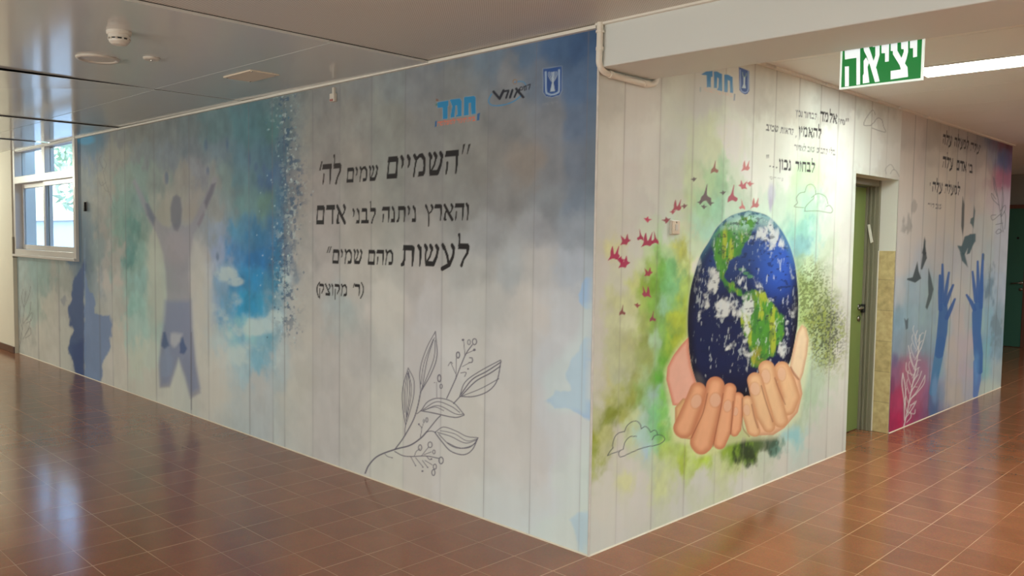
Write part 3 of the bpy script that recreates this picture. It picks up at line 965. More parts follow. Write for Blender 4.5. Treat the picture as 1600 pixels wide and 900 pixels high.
    W('לעשות', (734, 415.6), (627, 415.8), 35, INK)
    W('מהם', (616, 414), (575, 413.4), 23.5, INK)
    W('שמים', (567, 412.6), (519.5, 411.5), 22.5, INK)
    for x in (517.4, 514.2):
        cv.poly([(x - .8, 385), (x + .9, 385), (x - 2.4, 395.2), (x - 4, 395.2)], INK, .95, .6)
    W('ר', (563.6, 462), (554.6, 462), 18, INK)
    W('מקוצק', (543.8, 463), (498.8, 461), 18.5, INK)
    cv.stroke([(564.6, 441.5), (567.6, 449), (567, 458), (563.4, 466)], .9, INK)
    cv.stroke([(499.4, 441), (496, 447), (495.4, 455), (498, 464.5)], .9, INK)
    cv.poly([(553, 442.5), (554.6, 442.5), (552.6, 449.6), (551.2, 449.6)], INK, .95, .5)

    # ---- logos in the top right
    L1 = lambda *p: sub(660, 90, 6.667, p)
    bl = pc((36, 104, 140), 122)
    for p in (L1((432, 420), (445, 408), (540, 400), (553, 412), (558, 585), (510, 592), (505, 470), (480, 474), (484, 600), (430, 606)),
              L1((285, 440), (390, 425), (408, 450), (410, 608), (352, 616), (352, 598), (364, 596), (362, 500), (345, 498), (335, 622), (290, 628), (310, 505)),
              L1((155, 465), (270, 445), (272, 502), (262, 506), (262, 635), (212, 642), (210, 522), (158, 522))):
        cv.poly(p, pc((150, 165, 172), 122), .6, 1.6)
    for p in (L1((432, 420), (445, 408), (540, 400), (553, 412), (558, 585), (510, 592), (505, 470), (480, 474), (484, 600), (430, 606)),
              L1((285, 440), (390, 425), (408, 450), (410, 608), (352, 616), (352, 598), (364, 596), (362, 500), (345, 498), (335, 622), (290, 628), (310, 505)),
              L1((155, 465), (270, 445), (272, 502), (262, 506), (262, 635), (212, 642), (210, 522), (158, 522))):
        cv.poly(p, bl, 1, .5)
    og = pc((176, 86, 60), 122)
    W('בית', (743, 188.6), (731.6, 190.2), 6.4, og, bold=.03)
    W('חינוך'.replace('ך', 'ר'), (729.6, 190.6), (714, 192.7), 6.4, og, bold=.03)
    W('למשלמה', (712, 193), (684.4, 196.8), 6.2, og, bold=.03)
    cv.poly(L1((572, 585), (600, 574), (592, 652), (566, 656)), pc((38, 78, 118), 122), .95, .6)
    cv.poly(L1((134, 664), (152, 658), (146, 718), (128, 724)), pc((38, 78, 118), 122), .95, .6)
    cv.poly(L1((140, 425), (165, 435), (168, 456), (142, 452)), pc((104, 70, 56), 122), .9, .8)
    cv.poly(L1((138, 478), (156, 476), (156, 502), (138, 502)), pc((60, 100, 92), 122), .9, .8)
    tl = pc((60, 108, 140), 125)
    cv.stroke(L1((720, 380), (694, 430), (692, 465), (722, 495), (790, 500), (880, 484), (960, 450), (1022, 402)), .9, tl)
    cv.stroke(L1((960, 262), (1010, 248), (1055, 256), (1078, 285)), .8, tl, .9)
    bk = pc((30, 32, 40), 122)
    for p, r in ((L1((742, 356), (804, 428), (846, 342)), 2.0), (L1((845, 352), (898, 344), (872, 420)), 1.5), (L1((938, 338), (912, 416)), 1.7), (L1((978, 326), (1050, 412)), 2.0), (L1((1012, 372), (985, 350), (958, 412)), 1.4), (L1((1012, 372), (1010, 330)), 1.2)):
        cv.stroke(p, r, bk, 1, .6, smooth=False)
    cv.ring(*sub(660, 90, 6.667, [(1030, 322)])[0], 2.2, 2.6, .7, bk)
    for p in (L1((1058, 300), (1066, 342)), L1((1080, 292), (1082, 335)), L1((1056, 302), (1082, 294)), L1((1095, 288), (1124, 278), (1110, 330))):
        cv.stroke(p, .75, bk, 1, .5, smooth=False)
    cv.ring(*sub(660, 90, 6.667, [(963, 250)])[0], 2.9, 3.6, .5, pc((120, 90, 56), 122))
    # shield with lampstand and branches
    sh = L1((1258, 118), (1450, 92), (1451, 340), (1428, 388), (1350, 412), (1288, 402), (1262, 362))
    cv.poly(sh, pc((150, 160, 172), 126), .9, 2.0)
    cv.poly(sh, pc((40, 66, 112), 124), 1, .6)
    cv.stroke(L1((1284, 150), (1288, 345), (1306, 375), (1350, 386), (1408, 366), (1424, 330), (1424, 130)), 1.4, pc((128, 142, 158), 124), .95, .7)
    cv.poly(L1((1302, 190), (1408, 175), (1406, 345), (1350, 362), (1306, 345)), pc((40, 62, 106), 124), 1, .7)
    wt = pc((142, 152, 158), 124)
    cv.poly(L1((1350, 150), (1366, 150), (1366, 260), (1378, 330), (1382, 350), (1330, 356), (1334, 335), (1350, 262)), wt, .95, .6)
    for d in (16, 30, 44):
        cv.stroke(L1((1358 - d, 152), (1358 - d + 2, 195), (1358, 150 + 60 + d), (1358 + d - 2, 190), (1358 + d, 148)), .5, wt, .85)
    cap = pc((112, 114, 118), 128)
    W('מדינת', (872.5, 161.5), (861, 163.2), 3.2, cap, .6)
    W('ישראל', (859.5, 163.4), (848, 165), 3.2, cap, .6)

    # ---- twig drawing
    T = lambda *p: sub(560, 500, 3.6, p)
    tw = pc((78, 74, 84), 166)
    S = lambda r, *p: cv.stroke(T(*p), r, tw, .95, .6)
    S(1.1, (38, 862), (60, 815), (110, 765), (205, 728), (290, 705), (350, 665), (385, 628))
    S(.8, (385, 628), (440, 560), (462, 538))
    S(.8, (497, 440), (545, 335), (600, 200), (640, 140))
    S(.8, (535, 470), (572, 430))
    S(.9, (205, 728), (255, 660), (310, 560), (335, 480), (350, 405))
    S(.6, (265, 590), (248, 480), (250, 380), (280, 270)); S(.6, (280, 270), (312, 340), (310, 430), (285, 530), (264, 600), (262, 650))
    S(.5, (280, 290), (274, 400), (268, 570)); S(.5, (284, 300), (298, 400), (275, 545)); S(.5, (275, 300), (262, 400), (262, 520)); S(.5, (282, 290), (288, 400), (270, 560))
    S(.6, (350, 405), (347, 280), (383, 160), (433, 65)); S(.7, (433, 65), (442, 200), (410, 300), (352, 402))
    S(.6, (427, 100), (388, 220), (358, 385)); S(.6, (432, 115), (422, 225), (355, 395)); S(.5, (420, 110), (370, 240), (352, 360))
    S(.7, (355, 507), (390, 460), (450, 440), (530, 462), (595, 532)); S(.8, (350, 510), (430, 525), (540, 548), (594, 536))
    S(.6, (362, 505), (440, 460), (520, 485), (570, 520)); S(.6, (368, 508), (450, 482), (545, 528), (590, 530)); S(.5, (365, 508), (430, 490), (480, 510))
    S(.6, (330, 527), (352, 510))
    S(.7, (570, 428), (600, 350), (680, 290), (800, 225)); S(.8, (570, 430), (650, 430), (730, 400), (780, 340), (802, 230))
    S(.9, (575, 420), (640, 335), (720, 290), (800, 238)); S(.9, (580, 425), (660, 345), (740, 300), (796, 262)); S(.6, (582, 428), (690, 385), (790, 330))
    S(.6, (435, 628), (480, 602), (550, 625), (610, 655), (672, 662)); S(.8, (430, 632), (470, 685), (520, 738), (590, 758), (640, 730), (672, 664))
    S(.6, (445, 632), (520, 655), (600, 692), (665, 675)); S(.6, (452, 642), (510, 700), (570, 722), (640, 705), (668, 672)); S(.5, (460, 622), (540, 640), (610, 680), (668, 668)); S(.7, (500, 690), (560, 718), (620, 718), (660, 690))
    S(.7, (385, 628), (410, 625), (435, 632))
    S(.5, (348, 660), (356, 610), (340, 588)); S(.4, (356, 610), (368, 575))
    S(.7, (205, 740), (250, 763), (300, 768), (380, 765), (450, 778))
    S(.5, (315, 765), (325, 740), (345, 725)); S(.5, (355, 765), (378, 735), (395, 715)); S(.5, (370, 757), (410, 742)); S(.5, (295, 770), (322, 820)); S(.5, (322, 775), (362, 825)); S(.5, (360, 790), (390, 830)); S(.5, (375, 790), (415, 815)); S(.5, (150, 755), (165, 768), (190, 775)); S(.6, (385, 768), (400, 785), (412, 782))
    S(.5, (548, 330), (550, 215)); S(.5, (546, 300), (520, 240)); S(.5, (505, 258), (518, 236), (530, 245)); S(.5, (600, 200), (592, 120)); S(.5, (605, 190), (650, 170)); S(.5, (585, 262), (622, 242)); S(.8, (622, 240), (640, 236), (640, 215), (626, 212)); S(.6, (575, 298), (605, 295), (598, 318)); S(.45, (440, 435), (440, 350))
    for (x, y, rx, ry, r) in ((347, 718, 9, 16, .7), (403, 702, 12, 16, .7), (425, 742, 7, 11, .6), (465, 790, 12, 19, .8), (430, 825, 9, 14, .7), (422, 858, 9, 17, .7), (560, 197, 9, 17, .9), (622, 125, 8, 14, .6), (653, 122, 12, 17, .8), (455, 328, 9, 20, .9), (465, 373, 7, 12, .6), (385, 562, 6, 13, .6), (368, 568, 3, 9, .5)):
        cx, cy = T((x, y))[0]
        cv.ring(cx, cy, rx / 3.6, ry / 3.6, r, tw, .95)
    for (x, y, r) in ((340, 586, 1.3), (588, 112, 1.8), (652, 168, 1.9), (617, 275, 1.2), (360, 850, 1.4), (428, 352, .7), (322, 820, .9), (362, 828, .9), (390, 830, .9), (410, 782, 1.2), (190, 775, .8)):
        cx, cy = T((x, y))[0]
        cv.stroke([(cx, cy), (cx + .2, cy)], r, tw, .95, .6, smooth=False)


# ---- side mural with the globe -------------------------------------------
def paint_side(cv):
    cv.plane = (0, 0.0)
    us = [.21, .522, .836, 1.168, 1.499, 1.776, 2.10, 2.42, 2.707, 2.992, 3.3, 3.62]
    planks(cv, us, (221, 222, 216))
    U, V, X, Y = cv.U, cv.V, cv.X, cv.Y
    full = (slice(None), slice(None))
    wB = (206, 194, 178)
    c = lambda *p: pc(p, wB)
    B = cv.blob
    wash(cv, SIDE, SIDE_W, 7.0, 0.16)
    B(1160, 702, 28, 26, c(110, 140, 40), .95, .6, .7, .09, seed=31)
    B(1165, 708, 16, 22, c(44, 56, 36), .95, .6, .8, .06, seed=32)
    B(1186, 690, 14, 18, c(70, 84, 50), .85, .6, .8, .06, seed=33)
    B(1210, 700, 16, 16, c(90, 130, 112), .9, .7, .8, .06, seed=34)
    B(1206, 690, 10, 18, c(52, 66, 44), .8, .6, .8, .05, seed=35)
    B(1236, 680, 18, 16, c(140, 182, 176), .85, .8, .7, .08, seed=36)
    wr = (236, 226, 206)
    d = lambda *p: pc(p, wr)
    B(1206, 300, 6, 16, d(200, 190, 200), .7, .8, .5, .1, seed=48)
    B(1204, 318, 4, 14, d(190, 180, 190), .8, .8, .6, .06, seed=49)
    # speckled leaf spray
    w = cv.win(1240, 1325, 400, 600)
    if w is not None:
        x, y = X[w], Y[w]
        sp = fbm(U[w] / .022, V[w] / .011, 3)
        dd = np.hypot((x - 1290) / 34, (y - 520) / 62)
        d2 = np.hypot((x - 1270) / 36, (y - 470) / 70)
        cv.mix(w, .8 * sstep(.52, .64, sp + .15 * (1 - dd)) * sstep(1.25, .4, dd), d(58, 64, 46))
        cv.mix(w, .75 * sstep(.52, .62, sp + .12 * (1 - d2)) * sstep(1.2, .5, d2), d(110, 122, 66))
        sp2 = fbm(U[w] / .03 + 40, V[w] / .016, 3)
        cv.mix(w, .7 * sstep(.55, .66, sp2) * sstep(1.4, .6, dd), d(168, 176, 84))
    plank_lines(cv, us, (136, 128, 120), .55)

    # ---- globe
    H = lambda *p: sub(1040, 500, 4.0917, p)
    cv.poly(H((140, 110), (60, 190), (0, 300), (-10, 400), (20, 560), (60, 780), (160, 800), (200, 880), (300, 860), (400, 800), (520, 770), (700, 760), (860, 620), (900, 380), (930, 150), (880, 20), (830, 60)), pc((216, 206, 160), wB), .55, 5)
    egg = smooth_line([(1170.6, 328.7), (1142.6, 336.8), (1121.6, 354), (1107.6, 377.6), (1094.8, 398.6), (1085.5, 426.6), (1078.5, 454.6), (1075, 487), (1074.5, 513), (1076.7, 549), (1081.5, 575.8), (1089, 598), (1106, 616), (1130, 626), (1158, 626), (1190, 612), (1220, 590), (1233, 568), (1239, 549), (1243.5, 524), (1246, 508), (1247.5, 473), (1245, 436), (1240.6, 405.6), (1231, 377.6), (1217, 354), (1198.6, 336.8), (1170.6, 328.7)], 5)
    cv.poly(egg, d(206, 216, 190), .8, 4.5)
    w = cv.win(1070, 1252, 324, 630)
    if w is not None:
        x, y, u, v = X[w], Y[w], U[w], V[w]
        sd = cv.sd_poly(x, y, egg)
        ins = sstep(.8, -.8, sd)
        e = lambda *p: pc(p, (214, 202, 184))
        col = np.zeros(x.shape + (3,))

        def lay(a, cc):
            a = np.clip(a, 0, 1)[..., None]
            col[:] = col * (1 - a) + np.asarray(cc) * a
        lay(np.ones_like(x), e(22, 32, 66))
        up = sstep(470, 380, y)
        lay(.95 * sstep(52, 6, np.hypot((x - 1216) / 1.0, (y - 412) / 1.5)), e(46, 84, 168))
        lay(.5 * up * sstep(-2, -25, sd), e(54, 84, 140))
        lay(.7 * sstep(560, 620, y) * np.ones_like(x), e(14, 14, 22))
        fn = fbm(u / .11, v / .06, 5)
        # continents
        NA = [(1118, 368), (1130, 350), (1146, 340), (1165, 336), (1186, 338), (1180, 352), (1172, 366), (1164, 380), (1160, 398), (1150, 403), (1138, 406), (1134, 416), (1132, 430), (1138, 438), (1146, 446), (1154, 454), (1160, 462), (1154, 462), (1142, 452), (1128, 440), (1122, 424), (1116, 404), (1114, 384)]
        SA = [(1166, 458), (1176, 452), (1188, 456), (1200, 468), (1212, 482), (1222, 494), (1224, 512), (1220, 530), (1212, 545), (1206, 556), (1196, 562), (1184, 572), (1176, 570), (1176, 552), (1172, 536), (1164, 524), (1158, 508), (1156, 490), (1158, 472)]
        for pts in (NA, SA):
            sl = cv.sd_poly(x, y, pts) + 14 * (fbm(u / .09 + 5, v / .09, 4) - .5)
            la = sstep(2.5, -2.5, sl)
            lay(.97 * la, e(78, 136, 44))
            lay(.8 * la * sstep(.48, .62, fbm(u / .08 + 8, v / .14, 4)), e(172, 172, 50))
            lay(.6 * la * sstep(.5, .62, fbm(u / .06 + 18, v / .1, 4)), e(52, 100, 50))
        lay(.8 * sstep(16, 4, np.hypot((x - 1186) * 1.0, (y - 556) / 1.3)) * sstep(.35, .55, fn), e(150, 132, 44))
        lay(.8 * sstep(9, 2, np.hypot(x - 1152, (y - 374) / 2.6)), e(62, 122, 56))
        for (ix, iy, rx) in ((1160, 421, 6), (1166, 427, 5), (1172, 432, 4)):
            lay(.8 * sstep(1.2, .5, np.hypot((x - ix) / rx, (y - iy) / 2.5) + 1.2 * (fn - .5)), e(80, 130, 80))
        # polar haze and clouds
        lay(.85 * sstep(372, 336, y + 30 * (fn - .5)) * sstep(.38, .52, fbm(u / .07 + 31, v / .04, 4)), e(176, 206, 184))
        cl = fbm(u / .10 + 12 + 1.2 * fbm(u / .2, v / .2, 3), v / .075 + 2.5 * fbm(u / .25 + 7, v / .2, 3), 5)
        cw = np.full(x.shape, .0)
        for (ix, iy, rx, ry, q) in ((1205, 372, 22, 30, .22), (1112, 432, 12, 26, .24), (1100, 455, 20, 40, .13), (1128, 482, 16, 22, .25), (1148, 478, 12, 18, .18), (1166, 490, 12, 34, .28), (1092, 480, 16, 30, .06), (1158, 445, 10, 14, .14), (1150, 520, 22, 20, .12), (1164, 545, 12, 26, .24), (1156, 575, 14, 14, .16), (1222, 545, 8, 14, .28), (1185, 440, 12, 10, .1), (1165, 372, 8, 16, .12), (1128, 350, 14, 18, .12), (1115, 520, 30, 40, -.02), (1236, 470, 10, 40, .08)):
            cw = np.maximum(cw, q * sstep(1.5, .3, np.hypot((x - ix) / rx, (y - iy) / ry)))
        lay(.9 * sstep(.57, .74, .7 * cl + .3 * fbm(u / .035 + 2, v / .03 + 7, 4) + cw * 1.15 - .085), e(206, 200, 184))
        fine = fbm(u / .028 + 3, v / .05, 4)
        lay(.6 * sstep(.66, .76, fine + cw * .55 - .03) * sstep(-1, -8, sd), e(190, 190, 180))
        lay(.6 * sstep(.64, .74, fbm(u / .05 + 77, v / .02, 3)) * sstep(640, 480, y), e(20, 28, 54))
        # dark limb of the printed globe
        lim = sstep(-16, 0, sd) * sstep(380, 470, y)
        lay(.8 * lim, e(14, 16, 24))
        lay(.5 * sstep(-12, 0, sd) * sstep(440, 370, y), e(90, 140, 150))
        lay(.9 * sstep(605, 625, y + (x - 1160) * .0), e(10, 10, 14))
        a = ins[..., None]
        cv.C[w] = cv.C[w] * (1 - a) + np.clip(col, 0, 1) * a
    cv.blob(1093, 592, 8, 14, d(96, 92, 92), .7, .9, .3, .2, ang=-30)

    # ---- cupped hands
    H = lambda *p: sub(1040, 500, 4.0917, p)
    sk = lambda *p: pc(p, (214, 200, 180))

    def flesh(pts, base, edge, soft=.8, depth=9):
        p = np.asarray(pts, float)
        w = cv.win(p[:, 0].min() - 3, p[:, 0].max() + 3, p[:, 1].min() - 3, p[:, 1].max() + 3)
        if w is None:
            return
        s_ = cv.sd_poly(cv.X[w], cv.Y[w], p)
        t = sstep(-depth, 0, s_)[..., None]
        n = (fbm(cv.U[w] / .05, cv.V[w] / .05, 4) - .5)[..., None] * .10
        colr = (np.asarray(base) * (1 - t * .85) + np.asarray(edge) * t * .85) * (1 + n)
        a = sstep(soft, -soft, s_)[..., None]
        cv.C[w] = cv.C[w] * (1 - a) + colr * a

    def finger(pts, base, edge, nail=None):
        p = np.asarray(pts, float)
        mr = p[:, 2].max() + 3
        w = cv.win(p[:, 0].min() - mr, p[:, 0].max() + mr, p[:, 1].min() - mr, p[:, 1].max() + mr)
        if w is None:
            return
        s_ = cv.sd_stroke(cv.X[w], cv.Y[w], [tuple(q) for q in p])
        r = p[:, 2].mean()
        t = sstep(-r * .75, .3, s_)[..., None]
        n = (fbm(cv.U[w] / .05 + 3, cv.V[w] / .05, 4) - .5)[..., None] * .10
        colr = (np.asarray(base) * (1 - t * .7) + np.asarray(edge) * t * .7) * (1 + n)
        a = sstep(.7, -.7, s_)[..., None]
        cv.C[w] = cv.C[w] * (1 - a) + colr * a
        if nail:
            nx, ny, rx, ry, ang = nail
            for gx, cc, al in ((1.14, edge, .40), (1.0, sk(238, 178, 142), .62)):
                cv.blob(nx, ny, rx * gx, ry * gx, cc, al, .25, 0.0, ang=ang)

    skin, edge = sk(230, 160, 114), sk(184, 100, 62)
    skin2, edge2 = sk(234, 176, 126), sk(192, 118, 74)
    # left hand: heel and thumb ball behind the globe
    flesh(H((146, 110), (100, 160), (50, 225), (12, 300), (4, 380), (30, 480), (45, 545), (100, 550), (150, 500), (195, 395), (165, 300), (150, 200)), sk(232, 164, 134), sk(206, 120, 90), depth=7)
    flesh(H((60, 560), (110, 500), (200, 520), (250, 620), (190, 720), (165, 765), (95, 755), (60, 680)), sk(214, 166, 110), sk(190, 128, 84), depth=6)
    K = 4.0917

    def F(pts, base, ed, nail=None):
        q = [(1040 + x / K, 500 + y / K, r / K) for x, y, r in pts]
        if nail:
            nail = (1040 + nail[0] / K, 500 + nail[1] / K, nail[2] / K, nail[3] / K, nail[4])
        finger(q, base, ed, nail)
    F([(462, 500, 38), (455, 580, 42), (445, 690, 40), (440, 715, 30)], skin, edge, (447, 585, 17, 28, 5))
    F([(410, 445, 42), (392, 560, 48), (368, 700, 55), (345, 785, 42)], skin, edge, (396, 550, 26, 38, 8))
    F([(318, 420, 58), (298, 540, 62), (262, 660, 70), (230, 780, 74), (228, 800, 60)], skin, edge, (318, 512, 36, 46, 4))
    F([(206, 450, 52), (180, 530, 58), (135, 640, 62), (115, 690, 66)], skin, edge, (196, 520, 34, 46, 18))
    # right hand
    flesh(H((870, 30), (840, 80), (815, 190), (795, 290), (805, 400), (850, 420), (880, 340), (905, 220), (915, 120), (900, 50)), sk(232, 190, 146), sk(200, 150, 108), depth=6)
    flesh(H((700, 420), (800, 300), (860, 380), (875, 470), (845, 590), (760, 690), (690, 735), (560, 740), (560, 600), (640, 500)), sk(226, 174, 130), sk(196, 138, 98), depth=8)
    F([(745, 315, 50), (775, 400, 56), (800, 490, 58), (780, 560, 50)], skin2, edge2, (742, 345, 27, 44, -4))
    F([(645, 310, 52), (665, 420, 54), (700, 540, 55), (735, 640, 48)], skin2, edge2, (640, 360, 29, 46, -6))
    F([(572, 385, 50), (600, 500, 54), (630, 600, 55), (660, 680, 40)], skin2, edge2, (572, 440, 32, 42, -8))
    F([(522, 520, 36), (535, 610, 42), (560, 700, 42), (572, 712, 34)], skin2, edge2, (518, 575, 22, 36, -6))
    cr = sk(140, 66, 40)
    for pts in ([(268, 470), (240, 590), (200, 680), (165, 755)], [(368, 470), (350, 580), (325, 700), (302, 810)], [(432, 520), (425, 620), (415, 730)], [(490, 500), (490, 600), (495, 690), (535, 745)], [(550, 540), (570, 630), (590, 690)], [(612, 420), (640, 520), (685, 650)], [(698, 370), (730, 460), (765, 540)], [(800, 300), (820, 345), (850, 380)]):
        cv.stroke(H(*pts), .75, cr, .7, .9)

    # ---- clouds in line
    lc = pc((74, 78, 76), wB)
    C1 = lambda *p: sub(920, 560, 4.09, p)
    cv.stroke(C1((120, 620), (135, 595), (155, 572)), .6, lc, .95)
    cv.stroke(C1((155, 572), (152, 550), (168, 500), (195, 475), (228, 468)), .6, lc, .95)
    cv.stroke(C1((228, 468), (245, 430), (280, 403), (310, 403), (330, 425), (335, 450)), .6, lc, .95)
    cv.stroke(C1((335, 450), (360, 435), (382, 450), (395, 472)), .6, lc, .95)
    cv.stroke(C1((395, 472), (415, 460), (432, 465), (440, 490)), .6, lc, .95)
    cv.stroke(C1((405, 520), (420, 495), (450, 488), (478, 500), (482, 525), (440, 552), (350, 570), (270, 602), (205, 630), (190, 605), (195, 592), (120, 620)), .6, lc, .95)
    cv.stroke(C1((220, 580), (232, 535), (262, 502), (305, 498)), .6, lc, .95)
    cv.stroke(C1((195, 592), (222, 578)), .5, lc, .95)
    lg = pc((140, 154, 120), (245, 240, 222))
    C2 = lambda *p: sub(1180, 280, 4.093, p)
    cv.stroke(C2((310, 182), (250, 175), (270, 152), (264, 120), (285, 90), (318, 82)), .6, lg, .9)
    cv.stroke(C2((318, 82), (332, 42), (360, 33), (382, 55), (388, 95)), .6, lg, .9)
    cv.stroke(C2((320, 205), (320, 180), (350, 145), (372, 125), (374, 108)), .6, lg, .9)
    cv.stroke(C2((360, 118), (390, 95), (420, 95), (452, 115), (466, 160)), .6, lg, .9)
    cv.stroke(C2((455, 175), (475, 168), (493, 190), (490, 212), (468, 214), (400, 203), (315, 205)), .6, lg, .9)
    lh = pc((120, 116, 108), (205, 195, 178))
    C3 = lambda *p: sub(1200, 0, 4, p)
    cv.stroke(C3((640, 785), (600, 782), (608, 748), (630, 715), (655, 688), (670, 715)), .5, lh, .8)
    cv.stroke(C3((640, 785), (662, 765), (685, 738), (712, 750), (722, 790), (735, 825), (690, 815), (650, 800)), .5, lh, .8)
    C4 = lambda *p: sub(1200, 200, 4, p)
    cv.stroke(C4((740, 288), (735, 255), (765, 228), (785, 250), (788, 262)), .5, lh, .6)
    cv.stroke(C4((765, 285), (780, 262), (800, 268), (822, 305)), .5, lh, .6)

    nick = pc((128, 112, 104), wB)
    for y in (254.5, 312.5):
        cv.stroke([(919, y), (925, y + .3), (931, y - .2)], .7, nick, .6, .8)
    cv.stroke([(921, 408), (921.6, 440), (921, 520), (922, 640)], .5, nick, .5, .6)
    # ---- birds
    rd, dkk, pal = c(162, 40, 72), c(98, 84, 80), c(190, 112, 104)
    for (x, y, s_, cc, k, f) in ((1116, 264, 9, c(150, 98, 82), 1, 1), (1084, 280, 5, dkk, 2, -1), (1165.5, 261, 8, pal, 3, 1), (1102, 307, 13, c(106, 82, 84), 1, 1), (1129.5, 301, 5, dkk, 2, -1), (1144, 307, 12, c(166, 78, 88), 1, 1), (1161, 290, 7, c(182, 92, 96), 0, -1), (1172, 287, 6, c(186, 104, 100), 2, 1), (1094, 316, 5, dkk, 2, -1), (1100, 323, 5, dkk, 2, 1), (1110, 317, 6, dkk, 2, 1), (1160, 322, 7, pal, 1, -1), (1180, 319, 8, c(180, 104, 98), 3, 1), (1058, 323, 9, c(160, 66, 76), 3, 1), (1051, 331, 5, c(164, 70, 80), 2, -1), (1069, 322, 5.5, c(126, 76, 76), 2, -1), (1012, 343, 6.5, c(188, 56, 84), 2, 1), (1041, 344, 7, c(140, 60, 68), 2, -1), (977, 376, 8.5, rd, 0, 1), (1001, 370, 8, rd, 1, -1), (1012, 377, 11, rd, 3, 1), (1024, 375, 9, rd, 1, -1), (960, 398, 11, c(170, 34, 76), 3, 1), (970, 406, 8, c(166, 34, 74), 2, 1), (975, 411, 9.5, c(166, 34, 74), 0, 1), (1013, 426, 7, c(160, 56, 76), 0, 1), (1010, 458, 9, c(160, 56, 82), 3, -1), (996, 477, 5.5, c(140, 62, 66), 2, 1), (972, 487, 7.5, c(128, 64, 62), 1, 1), (1019.5, 497, 7.5, c(140, 62, 76), 1, 1)):
        bird(cv, x, y, s_ * 1.12, cc, k, f)
    # ---- logos under the beam
    Lb = lambda *p: sub(1080, 100, 12.86, p)
    bl, bl2 = pc((44, 108, 146), (180, 172, 156)), pc((104, 146, 168), (200, 190, 172))
    w = cv.win(1090, 1150, 108, 150)
    shp = (Lb((205, 205), (300, 150), (430, 140), (430, 260), (396, 262), (396, 465), (314, 465), (310, 228), (225, 216)),
           Lb((452, 150), (520, 150), (622, 205), (622, 545), (520, 522), (546, 470), (556, 295), (525, 270), (515, 482), (460, 480), (455, 260)),
           Lb((665, 210), (740, 215), (830, 262), (840, 580), (782, 570), (776, 342), (735, 322), (730, 566), (665, 556)))
    for p in shp:
        cv.poly(p, bl, .95, .7)
        q = np.asarray(p)
        w = cv.win(q[:, 0].min(), q[:, 0].max(), 122, 147)
        if w is not None:
            sd = cv.sd_poly(cv.X[w], cv.Y[w], p)
            cv.mix(w, sstep(.6, -.6, sd) * sstep(120, 142, cv.Y[w]) * .8, bl2)
    cv.word('בית', (1143.5, 151.5), (1133, 150), 5, pc((226, 176, 150), (205, 195, 176)), .7)
    cv.word('חינור', (1131, 149.5), (1118, 146.6), 5, pc((226, 176, 150), (205, 195, 176)), .7)
    cv.word('למשלמה', (1116, 146.2), (1100, 142), 5, pc((226, 176, 150), (205, 195, 176)), .7)
    cv.poly(Lb((862, 600), (885, 600), (875, 735), (850, 735)), pc((110, 130, 146), wB), .8, .8)
    cv.poly(Lb((170, 465), (198, 465), (196, 560), (170, 556)), pc((150, 165, 160), wB), .8, .8)
    sh = Lb((958, 60), (1165, 140), (1166, 540), (1130, 596), (1080, 612), (1010, 572), (968, 520))
    cv.poly(sh, pc((60, 82, 128), (190, 180, 164)), 1, .7)
    cv.stroke(Lb((985, 120), (990, 500), (1020, 555), (1080, 578), (1130, 555), (1146, 500), (1146, 150)), .8, pc((150, 165, 185), (195, 185, 168)), .8, .6, smooth=False)
    cv.poly(Lb((1050, 250), (1085, 260), (1080, 400), (1100, 490), (1020, 480), (1050, 400)), pc((186, 196, 196), (200, 190, 172)), .9, .8)
    cv.stroke(Lb((1030, 170), (1040, 230), (1070, 262), (1100, 240), (1108, 190)), .7, pc((130, 150, 140), (195, 185, 168)), .8)

    # ---- verse
    t1, t2 = pc((52, 48, 46), (215, 206, 190)), pc((112, 106, 98), (226, 216, 196))
    Wd = lambda *a_, **k_: cv.word(*a_, **{'bold': .03, **k_})
    for x in (1322.3, 1325.2):
        cv.poly([(x - .8, 184.5), (x + .9, 185), (x + .5, 190), (x - .5, 190)], t1, .9, .6)
    Wd('מתי', (1319.4, 195.6), (1310, 193.8), 8, t2)
    Wd('אלמד', (1307, 193.2), (1280.4, 188.6), 14.3, t1)
    Wd('לבחור', (1275.3, 186.6), (1255.6, 183.6), 9, t2)
    Wd('נכון', (1253.4, 183.2), (1242.6, 181.6), 9.5, t2)
    Wd('להאמין', (1282.5, 216), (1246.8, 213), 14.5, t1)
    cv.stroke([(1244.2, 212), (1243.6, 214.5)], .6, t2, .9, smooth=False)
    Wd('לראות', (1239.2, 210.6), (1218.6, 207.7), 9, t2)
    Wd('שטוב', (1215.4, 206.6), (1196, 203.8), 9.5, t1, .85)
    Wd('בלי', (1304.2, 242.6), (1294.8, 241.4), 8, t2, .9)
    Wd('להביט', (1292.4, 241.1), (1275, 238.6), 8, t2, .9)
    Wd('שוב', (1272.3, 238.2), (1260.5, 237), 8, t2, .9)
    Wd('לאחור', (1258.4, 236.6), (1240, 234), 8, t2, .9)
    Wd('לבחור', (1272.4, 269), (1241.8, 267.2), 14.5, t1)
    Wd('נכון', (1235.6, 266.6), (1216, 264.4), 15.5, t1)
    for x, y in ((1213.2, 261.8), (1208.2, 260.6), (1203.2, 259.6)):
        cv.stroke([(x, y), (x + .2, y)], 1.1, t1, .9, smooth=False)
    for x in (1198.2, 1200.6):
        cv.poly([(x - .8, 241.8), (x + .8, 242), (x + .4, 247.4), (x - .4, 247.3)], t1, .8, .6)
    Wd('שורר', (1223, 283.2), (1214, 282), 4.5, t2, .6)
    Wd('דומו', (1212, 281.6), (1200.6, 279.8), 4.5, t2, .6)


